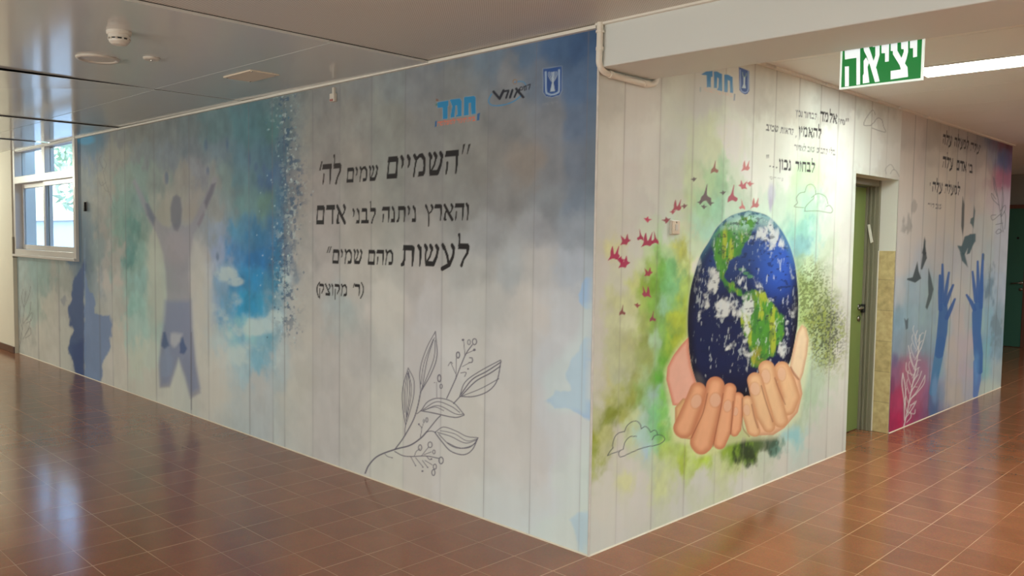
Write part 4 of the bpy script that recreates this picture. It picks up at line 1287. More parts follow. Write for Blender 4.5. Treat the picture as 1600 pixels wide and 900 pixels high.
# ---- third panel, past the door -------------------------------------------
def paint_reach(cv):
    cv.plane = (0, 0.0)
    us = [float(hit((x, 520), 0, 0)[1]) for x in (1416, 1434, 1455, 1468, 1483, 1497, 1512, 1528, 1542, 1555)]
    planks(cv, us, (216, 211, 204))
    U, V, X, Y = cv.U, cv.V, cv.X, cv.Y
    full = (slice(None), slice(None))
    n1 = fbm(U * 1.1 + 2, V * 1.7, 5)
    wC = (186, 176, 162)
    c = lambda *p: pc(p, wC)
    B = cv.blob
    wash(cv, REACH, REACH_W, 5.0, 0.4)
    B(1548, 450, 8, 26, c(84, 104, 116), .7, .8, 1.3, .14, seed=6)
    B(1556, 515, 10, 26, c(96, 110, 114), .7, .8, 1.4, .12, seed=7)
    B(1552, 620, 18, 30, c(170, 176, 160), .7, .8, .5, .3, seed=8)
    B(1440, 360, 40, 60, c(180, 170, 158), .6, .9, .5, .5, seed=9)
    B(1412, 345, 5, 12, c(136, 128, 118), .7, .8, 1.3, .08, seed=10)
    B(1420, 350, 4, 14, c(140, 132, 122), .7, .8, 1.3, .08, seed=11)
    B(1428, 322, 4, 14, c(146, 138, 128), .7, .8, 1.3, .08, seed=12)
    B(1437, 430, 14, 50, c(150, 160, 166), .6, .9, .6, .3, seed=13)
    B(1398, 560, 6, 16, c(92, 82, 110), .8, .8, .6, .2, seed=19)
    B(1394, 600, 4, 14, c(110, 60, 86), .8, .8, .6, .2, seed=20)
    B(1458, 630, 7, 30, c(72, 96, 130), .8, .7, .6, .3, seed=21)
    plank_lines(cv, us, (110, 116, 120), .6)

    # reaching arms
    K = 3.0
    Pn = lambda *p: sub(1380, 380, K, p)

    def limb(pts, cc, al=.95):
        q = [(1380 + x / K, 380 + y / K, r / K) for x, y, r in pts]
        p = np.asarray(q)
        w = cv.win(p[:, 0].min() - 12, p[:, 0].max() + 12, p[:, 1].min() - 12, p[:, 1].max() + 12)
        if w is None:
            return
        d_ = cv.sd_stroke(cv.X[w], cv.Y[w], q)
        cv.mix(w, al * sstep(.8, -.8, d_), cc)
    b1, b2, b3 = c(52, 88, 140), c(56, 94, 142), c(66, 104, 140)
    limb([(232, 700, 16), (244, 620, 18), (258, 540, 21), (270, 460, 22)], c(72, 116, 150))
    limb([(262, 520, 20), (276, 420, 24), (282, 350, 24), (282, 300, 20)], b2)
    for pts in ([(268, 310, 10), (266, 230, 9), (266, 152, 6)], [(276, 270, 9), (278, 180, 8), (278, 100, 5)], [(286, 280, 9), (298, 200, 8), (308, 138, 5)], [(292, 290, 9), (312, 235, 8), (328, 196, 5)], [(298, 350, 10), (318, 305, 9), (336, 262, 5)]):
        limb(pts, b1)
    limb([(432, 715, 12), (440, 640, 18), (442, 560, 20)], c(82, 110, 156))
    limb([(452, 600, 14), (446, 520, 22), (438, 420, 20), (440, 330, 24), (446, 290, 20)], b2)
    for pts in ([(428, 310, 10), (412, 275, 9), (391, 243, 5)], [(434, 270, 9), (426, 200, 8), (419, 134, 5)], [(444, 260, 9), (444, 170, 8), (443, 86, 5)], [(454, 270, 10), (462, 160, 8), (468, 52, 5)], [(458, 300, 9), (464, 220, 7), (464, 150, 5)]):
        limb(pts, b1)
    cv.blob(1460, 610, 6, 20, c(120, 150, 176), .5, .8, .6, .2, seed=31)
    cv.blob(1525, 570, 5, 30, c(96, 140, 190), .6, .8, .6, .2, seed=32)

    # dark birds
    dk = c(44, 54, 56)
    cv.poly(Pn((192, -20), (200, 30), (205, 70), (196, 90), (182, 125), (176, 120), (184, 60)), dk, .9, .8)
    cv.poly(Pn((160, 86), (166, 130), (178, 165), (150, 185), (112, 172), (112, 165), (138, 160), (150, 120)), dk, .9, .8)
    cv.poly(Pn((212, 118), (224, 160), (236, 215), (226, 260), (206, 312), (198, 300), (212, 240), (210, 180)), dk, .8, .9)
    cv.poly(Pn((98, 350), (108, 362), (118, 350), (116, 400), (106, 405), (102, 375)), c(60, 70, 78), .8, .8)
    tl = c(52, 78, 84)
    Q = lambda *p: sub(1430, 190, 4.2875, p)
    cv.poly(Q((318, 500), (330, 560), (326, 700), (318, 770), (308, 700), (312, 580)), dk, .85, .9)
    cv.poly(Q((330, 770), (370, 750), (402, 755), (402, 800), (380, 840), (365, 880), (345, 890), (352, 850), (325, 900), (300, 880), (282, 830), (310, 830)), tl, .92, 1.2, 2, .2)
    cv.poly(Q((300, 880), (330, 880), (345, 940), (352, 975), (330, 950), (312, 930)), tl, .9, 1.2)
    cv.poly(Q((395, 560), (402, 600), (396, 660), (390, 715), (378, 690), (368, 680), (372, 650), (388, 640)), c(60, 84, 86), .9, .9)
    cv.poly(Q((62, 770), (70, 800), (66, 870), (76, 880), (60, 900), (45, 880), (56, 840)), dk, .85, .9)
    cv.poly(Q((455, 880), (464, 890), (462, 930), (452, 920)), c(70, 90, 98), .8, .9)

    # white plant over the magenta
    wt = c(218, 192, 194)
    S = lambda r, *p: cv.stroke(Pn(*p), r * 1.15, wt, .9, .6)
    for k_ in range(9):
        yb = 800 - k_ * 42
        S(.4, (112 + k_ * 6, yb), (132 + k_ * 6, yb - 40), (150 + k_ * 5, yb - 58 + (k_ % 3) * 8))
        S(.4, (110 + k_ * 6, yb - 10), (100 + k_ * 5, yb - 55), (104 + k_ * 5, yb - 78))
    S(.7, (92, 880), (110, 800), (130, 700), (150, 600), (165, 500), (172, 430))
    S(.6, (100, 830), (98, 740), (88, 660), (92, 610)); S(.6, (92, 610), (104, 680), (104, 760))
    S(.5, (120, 740), (160, 690), (196, 620)); S(.5, (128, 700), (165, 640), (180, 600)); S(.5, (196, 620), (190, 660), (150, 710), (122, 735))
    S(.5, (140, 650), (160, 610), (165, 585)); S(.5, (150, 600), (130, 540), (118, 480)); S(.5, (160, 530), (185, 470), (200, 410)); S(.5, (165, 500), (150, 450), (160, 410)); S(.5, (105, 820), (140, 770), (155, 740)); S(.5, (112, 790), (145, 800), (150, 780)); S(.5, (125, 760), (150, 750)); S(.5, (146, 620), (110, 600), (108, 560)); S(.5, (110, 840), (130, 815), (128, 790))
    # dark line plant on the right
    lp = c(78, 82, 88)
    for p in (Q((590, 740), (575, 640), (555, 520), (530, 380)), Q((575, 640), (590, 520), (582, 440)), Q((570, 620), (520, 660), (510, 630), (540, 625)), Q((560, 560), (520, 520), (512, 480), (540, 520)), Q((585, 680), (540, 690)), Q((540, 740), (560, 720), (580, 735), (550, 752), (540, 740)), Q((570, 600), (600, 560), (604, 590), (575, 640)), Q((548, 500), (530, 440), (522, 370)), Q((600, 720), (606, 640), (598, 600))):
        cv.stroke(p, .5, lp, .8, .6)

    # verse
    ink = c(40, 38, 40)
    Wd = lambda *a_, **k_: cv.word(*a_, **{'bold': .03, **k_})
    Wd('עלה', (1530, 239.5), (1516, 235), 12.5, ink)
    Wd('למעלה', (1512.8, 234), (1490.5, 229), 14, ink)
    Wd('עלה', (1486.4, 228), (1472.3, 225), 15, ink)
    cv.poly([(1531.4, 227), (1532.6, 227.4), (1532, 232), (1531.2, 232)], ink, .8, .6)
    Wd('בן', (1518.6, 270.5), (1512, 269), 13, ink)
    Wd('אדם', (1509.4, 268.4), (1493.6, 265.4), 15, ink)
    Wd('עלה', (1488.4, 264.4), (1472.2, 261), 16.5, ink)
    Wd('למעלה', (1499, 304.5), (1475.6, 301.5), 13.5, ink)
    Wd('עלה', (1471.8, 301), (1456, 299), 14.5, ink)
    cv.poly([(1453, 285), (1454.4, 285), (1453.6, 290), (1452.8, 290)], ink, .8, .6)
    Wd('שוב', (1470.6, 327), (1461, 326), 7.5, c(80, 78, 78), .8)
    Wd('קור', (1459.4, 325.8), (1449, 324.8), 7.5, c(80, 78, 78), .8)


M_mural = bpy.data.materials.new('printed_mural')
M_mural.use_nodes = True
_nt = M_mural.node_tree
_at = _nt.nodes.new('ShaderNodeAttribute')
_at.attribute_name = 'print'
_b = _nt.nodes['Principled BSDF']
_nt.links.new(_at.outputs['Color'], _b.inputs['Base Color'])
_b.inputs['Roughness'].default_value = 0.55
_b.inputs['Specular IOR Level'].default_value = 0.25


def mural(name, canvases, keep, label, thick_dir):
    V, Q, Cc = [], [], []
    off = 0
    for cv in canvases:
        r, c_ = cv.U.shape
        P = np.stack([np.broadcast_to(a, cv.U.shape) for a in cv.P3], -1).reshape(-1, 3)
        idx = np.arange(r * c_).reshape(r, c_) + off
        um = (cv.us[:-1] + cv.us[1:]) / 2
        vm = (cv.vs[:-1] + cv.vs[1:]) / 2
        UM, VM = np.meshgrid(um, vm)
        k = keep(UM, VM)
        q = np.stack([idx[:-1, :-1], idx[:-1, 1:], idx[1:, 1:], idx[1:, :-1]], -1)[k]
        V.append(P)
        Q.append(q)
        Cc.append(np.concatenate([cv.C.reshape(-1, 3), np.ones((r * c_, 1))], 1))
        off += r * c_
    V, Q, Cc = np.concatenate(V), np.concatenate(Q), np.concatenate(Cc)
    used = np.zeros(len(V), bool)
    used[Q.ravel()] = True
    remap = np.cumsum(used) - 1
    V, Cc, Q = V[used], Cc[used], remap[Q]
    me = bpy.data.meshes.new(name)
    me.vertices.add(len(V))
    me.vertices.foreach_set('co', V.astype(np.float32).ravel())
    me.loops.add(Q.size)
    me.loops.foreach_set('vertex_index', Q.astype(np.int32).ravel())
    me.polygons.add(len(Q))
    me.polygons.foreach_set('loop_start', np.arange(0, Q.size, 4, dtype=np.int32))
    me.update(calc_edges=True)
    me.validate()
    a = me.color_attributes.new('print', 'FLOAT_COLOR', 'POINT')
    a.data.foreach_set('color', np.clip(Cc, 0, 1).astype(np.float32).ravel())
    me.materials.append(M_mural)
    o = bpy.data.objects.new(name, me)
    COL.objects.link(o)
    return tag(o, label, 'mural')


def grid(a, b_, n):
    return np.linspace(a, b_, n)


def even_cols(p0, p1, axis, y, step, ui):
    n = max(8, int((p1 - p0) / step))
    return np.array([hit((x, y), axis, 0.0)[ui] for x in np.linspace(p0, p1, n)])


Q_ = 1.2
ZA = HL - 0.004
u2 = even_cols(410, 919, 1, 360, Q_, 0)
u2 = u2 * (1 - 0) - 0
u2[-1] = 0.0
u2 = np.minimum(u2, 0.0)
u1 = np.concatenate([[AX], even_cols(26, 410, 1, 360, Q_, 0)])
u1[-1] = u2[0]
u1 = np.unique(np.sort(np.maximum(u1, AX)))
u2 = np.unique(u2)
fA = lambda U, V: (U, np.full(U.shape, -0.003), V)
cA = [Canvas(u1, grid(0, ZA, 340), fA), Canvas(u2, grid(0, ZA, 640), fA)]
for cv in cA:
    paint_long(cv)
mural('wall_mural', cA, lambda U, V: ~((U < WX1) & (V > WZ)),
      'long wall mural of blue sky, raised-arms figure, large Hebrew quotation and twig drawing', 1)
ub = even_cols(920, 1405, 0, 400, Q_, 1)
ub[0] = 0.0
ub = np.concatenate([ub[ub < DY1], [DY0, DY1]])
ub = np.unique(np.maximum(ub, 0.0))
vb = np.unique(np.concatenate([grid(0, HR - 0.002, 600), [DZ]]))
fB = lambda U, V: (np.full(U.shape, 0.003), U, V)
cB = Canvas(ub, vb, fB)
paint_side(cB)
mural('wall_mural', [cB], lambda U, V: ~((U > DY0) & (V < DZ)),
      'wall mural of cupped hands holding the Earth amid green watercolour and red birds', 0)
uc = even_cols(1392, 1573, 0, 420, 1.0, 1)
uc = np.unique(np.concatenate([[DY1], uc[(uc > DY1) & (uc < BY)], [BY]]))
cC = Canvas(uc, grid(0, HR - 0.002, 440), fB)
paint_reach(cC)
mural('wall_mural', [cC], lambda U, V: U > -1,
      'wall mural of two blue reaching arms and magenta splash, past the green door', 0)

# ------------------------------------------------------------------ window and what lies outside
M_alu = mat('white_aluminium', (214, 208, 200), 0.35)
M_glass = bpy.data.materials.new('window_glass')
M_glass.use_nodes = True
_n = M_glass.node_tree
_g = _n.nodes['Principled BSDF']
_g.inputs['Base Color'].default_value = (0.78, 0.92, 1, 1)
_g.inputs['Transmission Weight'].default_value = 1.0
_g.inputs['Roughness'].default_value = 0.02
_g.inputs['IOR'].default_value = 1.02
win = thing('window_1', 'w', 'w', (-8.34, 0, WZ))
del win['label'], win['category']
win['kind'] = 'structure'
b = bmesh.new()
box(b, WX0 - 0.03, WX0 + 0.05, -0.035, 0.10, WZ - 0.05, HL - 0.002)
box(b, WX1 - 0.05, WX1 + 0.02, -0.035, 0.10, WZ - 0.05, HL - 0.002)
box(b, WX0 + 0.05, WX1 - 0.05, -0.035, 0.10, WZ - 0.05, WZ + 0.05)
box(b, WX0 + 0.05, WX1 - 0.05, -0.035, 0.10, 2.17, 2.26)
box(b, WX0 + 0.05, WX1 - 0.05, -0.01, 0.10, HL - 0.03, HL - 0.002)
box(b, -8.42, -8.30, -0.01, 0.10, 2.26, HL - 0.03)
obj('window_frame', b, M_alu, win, bevel=0.004)
for (x0, x1, y0) in ((WX0 + 0.05, -8.33, 0.045), (-8.40, WX1 - 0.05, 0.0)):
    b = bmesh.new()
    z0, z1 = WZ + 0.05, 2.17
    w_ = 0.055
    box(b, x0, x0 + w_, y0, y0 + 0.04, z0, z1)
    box(b, x1 - w_, x1, y0, y0 + 0.04, z0, z1)
    box(b, x0 + w_, x1 - w_, y0, y0 + 0.04, z0, z0 + w_)
    box(b, x0 + w_, x1 - w_, y0, y0 + 0.04, z1 - w_, z1)
    s_ = obj('sash', b, M_alu, win, bevel=0.003)
    obj('pane', BX(x0 + w_, x1 - w_, y0 + 0.016, y0 + 0.022, z0 + w_, z1 - w_), M_glass, s_)
for (x0, x1) in ((WX0 + 0.05, -8.42), (-8.30, WX1 - 0.05)):
    obj('pane', BX(x0, x1, 0.05, 0.056, 2.26, HL - 0.03), M_glass, win)
obj('window_sill', BX(WX0 - 0.03, WX1 + 0.02, -0.06, -0.035, WZ - 0.045, WZ - 0.015), M_alu, win, bevel=0.004)

M_yard = mottled(mat('pale_paving', (190, 190, 184), 0.9), 1, 0.1)
struct(obj('ground', BX(-40, 6, 0.3, 30, -0.3, -0.05), M_yard))
M_bld = mottled(mat('pale_blue_render', (176, 196, 214), 0.8), 1.5, 0.06)
M_bwin = mat('dark_glazing', (90, 110, 135), 0.2)
bl = thing('neighbouring_building', 'pale blue low building seen through the window glass', 'building', (-27, 8, -0.05))
obj('wall', BX(-33, -20, 6.2, 12, -0.05, 1.95), M_bld, bl)
obj('roof_edge', BX(-33.2, -19.8, 6.0, 12.2, 1.95, 2.08), M_alu, bl)
M_bark = mottled(mat('bark', (96, 82, 66), 0.9), 8, 0.25, 0.3)
M_leaf = mottled(mat('sunlit_leaves', (205, 224, 196), 0.6), 6, 0.35)
rs = np.random.RandomState(8)


def tree(x, y, h, rad, label):
    t = thing('tree', label, 'tree', (x, y, -0.05))
    b = bmesh.new()
    tube(b, [(x, y, -0.05), (x + .05, y, h * .4), (x - .02, y + .05, h * .75), (x, y, h * .95)], [.13, .11, .07, .03], 10)
    for k in range(5):
        a = k * 1.3
        tube(b, [(x, y, h * (.45 + .07 * k)), (x + math.cos(a) * rad * .4, y + math.sin(a) * rad * .4, h * (.6 + .06 * k)), (x + math.cos(a) * rad * .75, y + math.sin(a) * rad * .75, h * (.68 + .06 * k))], [.05, .035, .015], 6)
    obj('trunk', b, M_bark, t, smooth=True)
    b = bmesh.new()
    for k in range(1500):
        d = rs.normal(size=3)
        d /= np.linalg.norm(d)
        p = Vector((x, y, h * .85)) + Vector(d) * rad * rs.uniform(.3, 1) * (1 + .2 * math.sin(3 * d[0] + 5 * d[2]))
        q = Vector(rs.normal(size=3)).normalized()
        r_ = q.orthogonal().normalized()
        s = rs.uniform(.07, .14)
        b.faces.new([b.verts.new(p + q * s * 1.4), b.verts.new(p + r_ * s * .5), b.verts.new(p - q * s * 1.4), b.verts.new(p - r_ * s * .5)])
    o = obj('foliage', b, M_leaf, t)
    return t


tree(-18.2, 4.1, 3.9, 1.25, 'leafy tree outside, seen through the right-hand pane of the window')

# ------------------------------------------------------------------ green door in its recess
M_green = mottled(mat('green_door_paint', (128, 148, 84), 0.4), 2, 0.05)
M_frame = mottled(mat('olive_steel_frame', (128, 124, 104), 0.45), 3, 0.05)
M_chrome = mat('brushed_steel', (170, 168, 162), 0.25, 1.0)
M_black = mat('black_plastic', (24, 24, 26), 0.4)
dr = thing('door_1', 'd', 'd', (-0.28, 3.4, 0))
del dr['label'], dr['category']
dr['kind'] = 'structure'
obj('door_leaf', BX(-0.285, -0.243, 2.94, 3.872, 0.008, 2.035), M_green, dr, bevel=0.003)
b = bmesh.new()
box(b, -0.29, -0.137, 3.876, DY1 + 0.005, 0, DZ + 0.018)
box(b, -0.252, -0.226, 3.862, 3.885, 0, DZ - 0.03)
box(b, -0.215, -0.20, 3.868, 3.885, 0, DZ - 0.03)
box(b, -0.18, -0.165, 3.868, 3.885, 0, DZ - 0.03)
box(b, -0.29, -0.137, 2.88, 2.936, 0, DZ + 0.018)
box(b, -0.29, -0.141, 2.936, 3.876, 2.042, DZ + 0.018)
fr = obj('door_frame', b, M_frame, dr, bevel=0.003)
b = bmesh.new()
tube(b, [(-0.243, 3.80, 1.04), (-0.205, 3.80, 1.04)], 0.011, 12)
tube(b, [(-0.205, 3.80, 1.04), (-0.198, 3.775, 1.04), (-0.198, 3.69, 1.035)], 0.010, 12)
tube(b, [(-0.244, 3.80, 1.04), (-0.236, 3.80, 1.04)], 0.027, 20)
tube(b, [(-0.244, 3.80, 0.945), (-0.232, 3.80, 0.945)], 0.024, 20)
obj('door_handle', b, M_chrome, dr, smooth=True)
obj('lock_case', BX(-0.24, -0.212, 3.835, 3.868, 0.995, 1.065), M_black, dr, bevel=0.004)
# tiled lower half of the recess cheek, white bead on its edge
M_stone = bpy.data.materials.new('beige_stone_tiles')
M_stone.use_nodes = True
_n = M_stone.node_tree
_br = _n.nodes.new('ShaderNodeTexBrick')
_br.offset = 0.0
_br.inputs['Scale'].default_value = 1.0
_br.inputs['Brick Width'].default_value = 0.3
_br.inputs['Row Height'].default_value = 0.255
_br.inputs['Mortar Size'].default_value = 0.003
_br.inputs['Color1'].default_value = (*lin((204, 184, 134)), 1)
_br.inputs['Color2'].default_value = (*lin((190, 170, 122)), 1)
_br.inputs['Mortar'].default_value = (*lin((170, 152, 112)), 1)
_tc = _n.nodes.new('ShaderNodeTexCoord')
_mp = _n.nodes.new('ShaderNodeMapping')
_mp.inputs['Rotation'].default_value = (math.radians(-90), 0, 0)
_mp.inputs['Location'].default_value = (0.15, 0.0, 0)
_n.links.new(_tc.outputs['Object'], _mp.inputs[0])
_n.links.new(_mp.outputs[0], _br.inputs['Vector'])
_nz = _n.nodes.new('ShaderNodeTexNoise')
_nz.inputs['Scale'].default_value = 22
_nz.inputs['Detail'].default_value = 6
_n.links.new(_tc.outputs['Object'], _nz.inputs['Vector'])
_mx = _n.nodes.new('ShaderNodeMix')
_mx.data_type = 'RGBA'
_mx.blend_type = 'OVERLAY'
_mx.inputs['Factor'].default_value = 0.55
_n.links.new(_br.outputs[0], _mx.inputs['A'])
_n.links.new(_nz.outputs[0], _mx.inputs['B'])
_n.links.new(_mx.outputs['Result'], _n.nodes['Principled BSDF'].inputs['Base Color'])
_n.nodes['Principled BSDF'].inputs['Roughness'].default_value = 0.4
struct(obj('wall_tiles', BX(-0.130, -0.002, DY1 - 0.012, DY1, 0, 1.513), M_stone, bevel=0.002))
struct(obj('trim_7', BX(-0.137, -0.130, DY1 - 0.014, DY1, 0, 1.513), M_trim))

# ------------------------------------------------------------------ dark green door at the corridor end
M_dgreen = mottled(mat('dark_green_door_paint', (66, 116, 100), 0.35), 2, 0.06)
M_redframe = mottled(mat('red_brown_frame', (110, 70, 56), 0.5), 4, 0.1)
d2 = thing('door_2', 'd', 'd', (-1.3, YE, 0))
del d2['label'], d2['category']
d2['kind'] = 'structure'
ex = float(hit((1597.5, 480), 1, YE - 0.03)[0])
ez = float(hit((1585, 326), 1, YE - 0.03)[2])
obj('door_leaf', BX(ex - 0.92, ex, YE - 0.045, YE - 0.005, 0.01, ez), M_dgreen, d2, bevel=0.003)
b = bmesh.new()
box(b, ex, ex + 0.06, YE - 0.055, YE - 0.001, 0, ez + 0.06)
box(b, ex - 0.98, ex - 0.92, YE - 0.055, YE - 0.001, 0, ez + 0.06)
box(b, ex - 0.92, ex, YE - 0.055, YE - 0.001, ez, ez + 0.06)
obj('door_frame', b, M_redframe, d2, bevel=0.003)
h = hit((1592, 442), 1, YE - 0.045)
b = bmesh.new()
tube(b, [(h[0] + .03, YE - 0.046, h[2]), (h[0] + .03, YE - 0.095, h[2])], 0.012, 10)
tube(b, [(h[0] + .03, YE - 0.095, h[2]), (h[0] - .01, YE - 0.098, h[2]), (h[0] - .10, YE - 0.098, h[2] - .012)], 0.011, 10)
tube(b, [(h[0] + .03, YE - 0.046, h[2]), (h[0] + .03, YE - 0.054, h[2])], 0.028, 18)
tube(b, [(h[0] + .03, YE - 0.046, h[2] - .10), (h[0] + .03, YE - 0.056, h[2] - .10)], 0.026, 18)
obj('door_handle', b, M_chrome, d2, smooth=True)
pe = hit((1591, 372), 1, YE - 0.045)
obj('peephole', tube(bmesh.new(), [(pe[0], YE - 0.046, pe[2]), (pe[0], YE - 0.056, pe[2])], 0.018, 16), M_black, d2)

# ------------------------------------------------------------------ illuminated exit sign behind the beam
SX0, SX1, SZ0, SZ1, SY = 0.985, 1.330, 2.243, 2.475, 0.455
sg = thing('exit_sign', 'green illuminated sign with white Hebrew exit lettering hanging behind the beam', 'sign', ((SX0 + SX1) / 2, SY, SZ1))
M_sgreen = mat('sign_green', (16, 120, 52), 0.3, emit=(10, 140, 56), estr=0.30)
M_swhite = mat('sign_white', (235, 238, 240), 0.3, emit=(235, 245, 250), estr=0.55)
M_acryl = mat('sign_edge', (225, 235, 228), 0.2, emit=(225, 240, 232), estr=0.5)
face = obj('face_panel', BX(SX0 + .008, SX1 - .008, SY - .004, SY + .004, SZ0 + .008, SZ1), M_sgreen, sg)
b = bmesh.new()
box(b, SX0, SX0 + .008, SY - .006, SY + .006, SZ0, SZ1)
box(b, SX1 - .008, SX1, SY - .006, SY + .006, SZ0, SZ1)
box(b, SX0 + .008, SX1 - .008, SY - .006, SY + .006, SZ0, SZ0 + .008)
obj('edge_frame', b, M_acryl, sg)
b = bmesh.new()
box(b, SX0 - .01, SX1 + .01, SY - .03, SY + .03, SZ1, SZ1 + .06)
obj('lamp_housing', b, M_alu, sg, bevel=0.004)
obj('ceiling_bracket', BX(SX0 + .06, SX1 - .06, SY - .015, SY + .015, SZ1 + .06, HR), M_alu, sg, bevel=0.003)


def SG(*pts):
    """points traced on the sign (zoomed layout) laid on the sign's face"""
    out = []
    for x, y in pts:
        p = hit((1300 + x / 10.0, 55 + y / 10.0), 1, SY - 0.004)
        out.append((float(p[0]), float(p[2])))
    return out


def letter(polys, name='letter'):
    b = bmesh.new()
    for p in polys:
        prism(b, SG(*p), 'y', SY - 0.0065, SY - 0.0035)
    obj(name, b, M_swhite, face)


top = lambda x: 250 - (x - 130) * 0.155      # where the beam cuts the view; letters run on above it
letter([[(200, 160), (440, 120), (440, 770), (385, 778), (385, 352), (205, 380)], [(205, 492), (265, 487), (265, 795), (205, 803)]])
letter([[(485, 130), (555, 120), (600, 250), (650, 400), (700, 540), (745, 722), (675, 735), (600, 480), (545, 330), (505, 250)],
        [(640, 100), (745, 85), (745, 310), (720, 400), (690, 500), (650, 410), (680, 320), (680, 180), (640, 185)],
        [(535, 350), (580, 430), (556, 500), (585, 740), (485, 755), (485, 630), (500, 600), (498, 400)]])
letter([[(775, 75), (895, 58), (888, 408), (832, 418), (832, 280), (778, 283)]])
letter([[(920, 60), (1022, 45), (1022, 240), (1100, 380), (1180, 500), (1190, 650), (920, 692), (920, 560), (1080, 536), (1060, 470), (955, 300), (955, 248), (922, 248)],
        [(1080, 30), (1190, 15), (1190, 260), (1165, 370), (1140, 440), (1085, 370), (1125, 260), (1125, 218), (1085, 218)]])
letter([[(1220, 10), (1335, -8), (1330, 335), (1270, 348), (1270, 200), (1222, 205)]])

# ------------------------------------------------------------------ lit panel in the corridor ceiling
PX0, PX1, PY0, PY1 = 0.62, 1.84, 2.31, 2.63
lp = thing('ceiling_lamp', 'glowing white lamp in the corridor ceiling behind the exit sign', 'lamp', (1.23, 2.47, HR))
b = bmesh.new()
for (x0, x1, y0, y1) in ((PX0 - .012, PX0, PY0 - .012, PY1 + .012), (PX1, PX1 + .012, PY0 - .012, PY1 + .012), (PX0, PX1, PY0 - .012, PY0), (PX0, PX1, PY1, PY1 + .012)):
    box(b, x0, x1, y0, y1, HR - .010, HR + .002)
obj('lamp_frame', b, M_alu, lp)
M_tube = mat('lit_diffuser', (250, 250, 245), 0.4, emit=(244, 255, 248), estr=46.0)
obj('diffuser', BX(PX0, PX1, PY0, PY1, HR - .006, HR + .001), M_tube, lp)

# ------------------------------------------------------------------ fittings on the hall ceiling
M_plast = mat('ivory_plastic', (214, 208, 196), 0.4)
CZ = HL - 0.011
sx, sy = -1.87, -1.53
sd = thing('smoke_detector', 'round white smoke detector with dark slots on the hall ceiling', 'smoke detector', (sx, sy, CZ))
obj('base', lathe(bmesh.new(), [(0, 0.004), (.060, 0.004), (.060, -.012), (.055, -.020), (0, -.020)], (sx, sy, CZ)), M_plast, sd, smooth=False)
obj('sensing_slots', lathe(bmesh.new(), [(0, -.018), (.044, -.018), (.044, -.046), (0, -.046)], (sx, sy, CZ)), M_black, sd)
b = bmesh.new()
lathe(b, [(0, -.019), (.052, -.019), (.052, -.036), (0, -.036)], (sx, sy, CZ))
lathe(b, [(0, -.044), (.050, -.044), (.048, -.054), (.036, -.066), (.016, -.071), (0, -.072)], (sx, sy, CZ))
for k in range(10):
    a = k * math.pi / 5
    c_, s_ = math.cos(a) * .0475, math.sin(a) * .0475
    box(b, sx + c_ - .004, sx + c_ + .004, sy + s_ - .004, sy + s_ + .004, CZ - .046, CZ - .034)
obj('cap', b, M_plast, sd)
M_cdisc = mat('ceiling_disc', (206, 198, 186), 0.3)
CZ = HL - 0.006
cx, cy = -2.66, -1.36
sp = thing('ceiling_speaker', 'wide shallow round cover on the hall ceiling left of the smoke detector', 'speaker', (cx, cy, CZ))
obj('rim', lathe(bmesh.new(), [(.095, .004), (.118, .004), (.118, -.006), (.110, -.014), (.095, -.010)] + [(.095, .004)], (cx, cy, CZ), 48), M_cdisc, sp, smooth=True)
obj('grille', lathe(bmesh.new(), [(0, .002), (.096, .002), (.096, -.006), (0, -.009)], (cx, cy, CZ), 48), M_cdisc, sp, smooth=False)
cx, cy = -2.405, -1.15
sp = thing('blanking_cover', 'small round blanking cap on the hall ceiling right of the wide round cover', 'cover', (cx, cy, CZ))
cap_ = obj('cap_disc', lathe(bmesh.new(), [(0, .004), (.048, .004), (.048, -.008), (.040, -.014), (0, -.015)], (cx, cy, CZ)), M_cdisc, sp)
obj('centre_screw', lathe(bmesh.new(), [(0, -.0145), (.007, -.0145), (.006, -.018), (0, -.018)], (cx, cy, CZ), 14), M_chrome, cap_)
CZ = HL - 0.009
M_plate = mat('cream_plate', (226, 212, 190), 0.5)
pl = thing('access_plate', 'flat cream rectangular plate on the hall ceiling near the mural', 'plate', (-2.45, -.5, CZ))
pl_ = obj('plate', BX(-2.63, -2.27, -.60, -.40, CZ - .006, CZ + .006), M_plate, pl, bevel=0.003)
for x in (-2.61, -2.29):
    for y in (-.58, -.42):
        obj('screw', lathe(bmesh.new(), [(0, -.005), (.006, -.005), (.005, -.008), (0, -.008)], (x, y, CZ), 12), M_chrome, pl_)

# ------------------------------------------------------------------ conduit pipe around the beam end
M_pipe = mat('cream_conduit', (230, 226, 214), 0.4)
pp = smooth_line([(.030, -.032, HL + .02), (.030, -.032, 2.52), (.029, -.033, 2.45), (.026, -.026, 2.408), (.022, .010, 2.380), (.022, .07, 2.372), (.022, .20, 2.368), (.022, .34, 2.368), (.022, .40, 2.372), (.022, .435, 2.385), (.022, .448, 2.42), (.022, .450, 2.50)], 6)
cp = thing('conduit_pipe', 'cream plastic conduit pipe curving from the ceiling under the beam at the wall corner', 'pipe', (.03, -.03, HL))
obj('pipe', tube(bmesh.new(), [tuple(p) for p in pp], 0.0155, 14), M_pipe, cp, smooth=True)
for (p, q) in (((.030, -.032, 2.485), (.030, -.032, 2.470)), ((.022, .055, 2.373), (.022, .075, 2.3722)), ((.022, .335, 2.368), (.022, .375, 2.369))):
    obj('coupling', tube(bmesh.new(), [p, q], 0.0185, 16), M_pipe, cp)
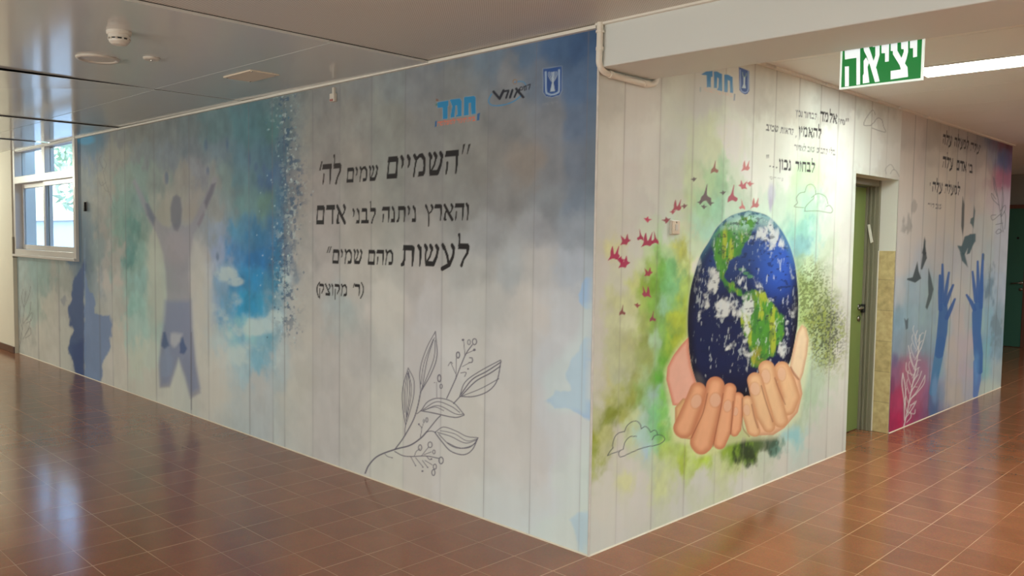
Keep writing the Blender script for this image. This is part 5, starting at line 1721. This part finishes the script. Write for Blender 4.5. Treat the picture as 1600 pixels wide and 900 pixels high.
obj('clip', tube(bmesh.new(), [(.030, -.032, 2.552), (.030, -.032, 2.562)], 0.0205, 16), M_pipe, cp)

# ------------------------------------------------------------------ small fittings on the walls
sw = thing('switch_box', 'square white cover box among the red birds, left of the painted globe', 'switch', (.003, .667, 1.645))
obj('back_box', BX(.003, .016, .628, .706, 1.606, 1.684), M_plast, sw, bevel=0.003)
cov = obj('cover', BX(.016, .022, .632, .702, 1.610, 1.680), M_plate, sw, bevel=0.002)
obj('rocker', BX(.022, .026, .655, .680, 1.628, 1.662), M_plast, cov, bevel=0.002)
obj('screw', tube(bmesh.new(), [(.021, .667, 1.672), (.0235, .667, 1.672)], .004, 10), M_chrome, cov)
se = thing('motion_sensor', 'tiny white box fixed high on the long mural left of the logos', 'sensor', (-2.24, -.003, 2.49))
hs = obj('housing', BX(-2.272, -2.218, -.030, -.003, 2.465, 2.520), M_plast, se, bevel=0.005)
M_red = mat('red_lens', (150, 70, 60), 0.3)
obj('lens', BX(-2.262, -2.228, -.034, -.029, 2.468, 2.482), M_red, hs, bevel=0.002)
obj('bracket', BX(-2.255, -2.235, -.020, -.003, 2.520, 2.560), M_plast, se, bevel=0.002)
hk = thing('wall_hook', 'small black latch on the long mural just right of the window', 'latch', (-6.965, -.003, 1.85))
obj('plate', BX(-6.99, -6.94, -.010, -.003, 1.80, 1.90), M_plast, hk, bevel=0.002)
obj('catch', BX(-6.962, -6.930, -.034, -.010, 1.795, 1.895), M_black, hk, bevel=0.004)
b = bmesh.new()
tp = [(-0.205, 2.0), (-0.190, 2.004), (-0.150, 1.79), (-0.158, 1.775), (-0.172, 1.78), (-0.212, 1.985)]
q0, q1, q2, q3 = [hit(p, 1, 3.866) for p in ((1355.5, 351), (1359.5, 350.5), (1364.5, 378), (1360.5, 380))]
tp = [(float(q[0]), float(q[2])) for q in (q0, q1, q2, q3)]
prism(b, tp, 'y', 3.858, 3.868)
tg = obj('paper_tag', b, mat('white_paper', (230, 226, 215), 0.7), bevel=0.002)
tag(tg, 'white paper strip stuck slantwise on the green door frame', 'paper')
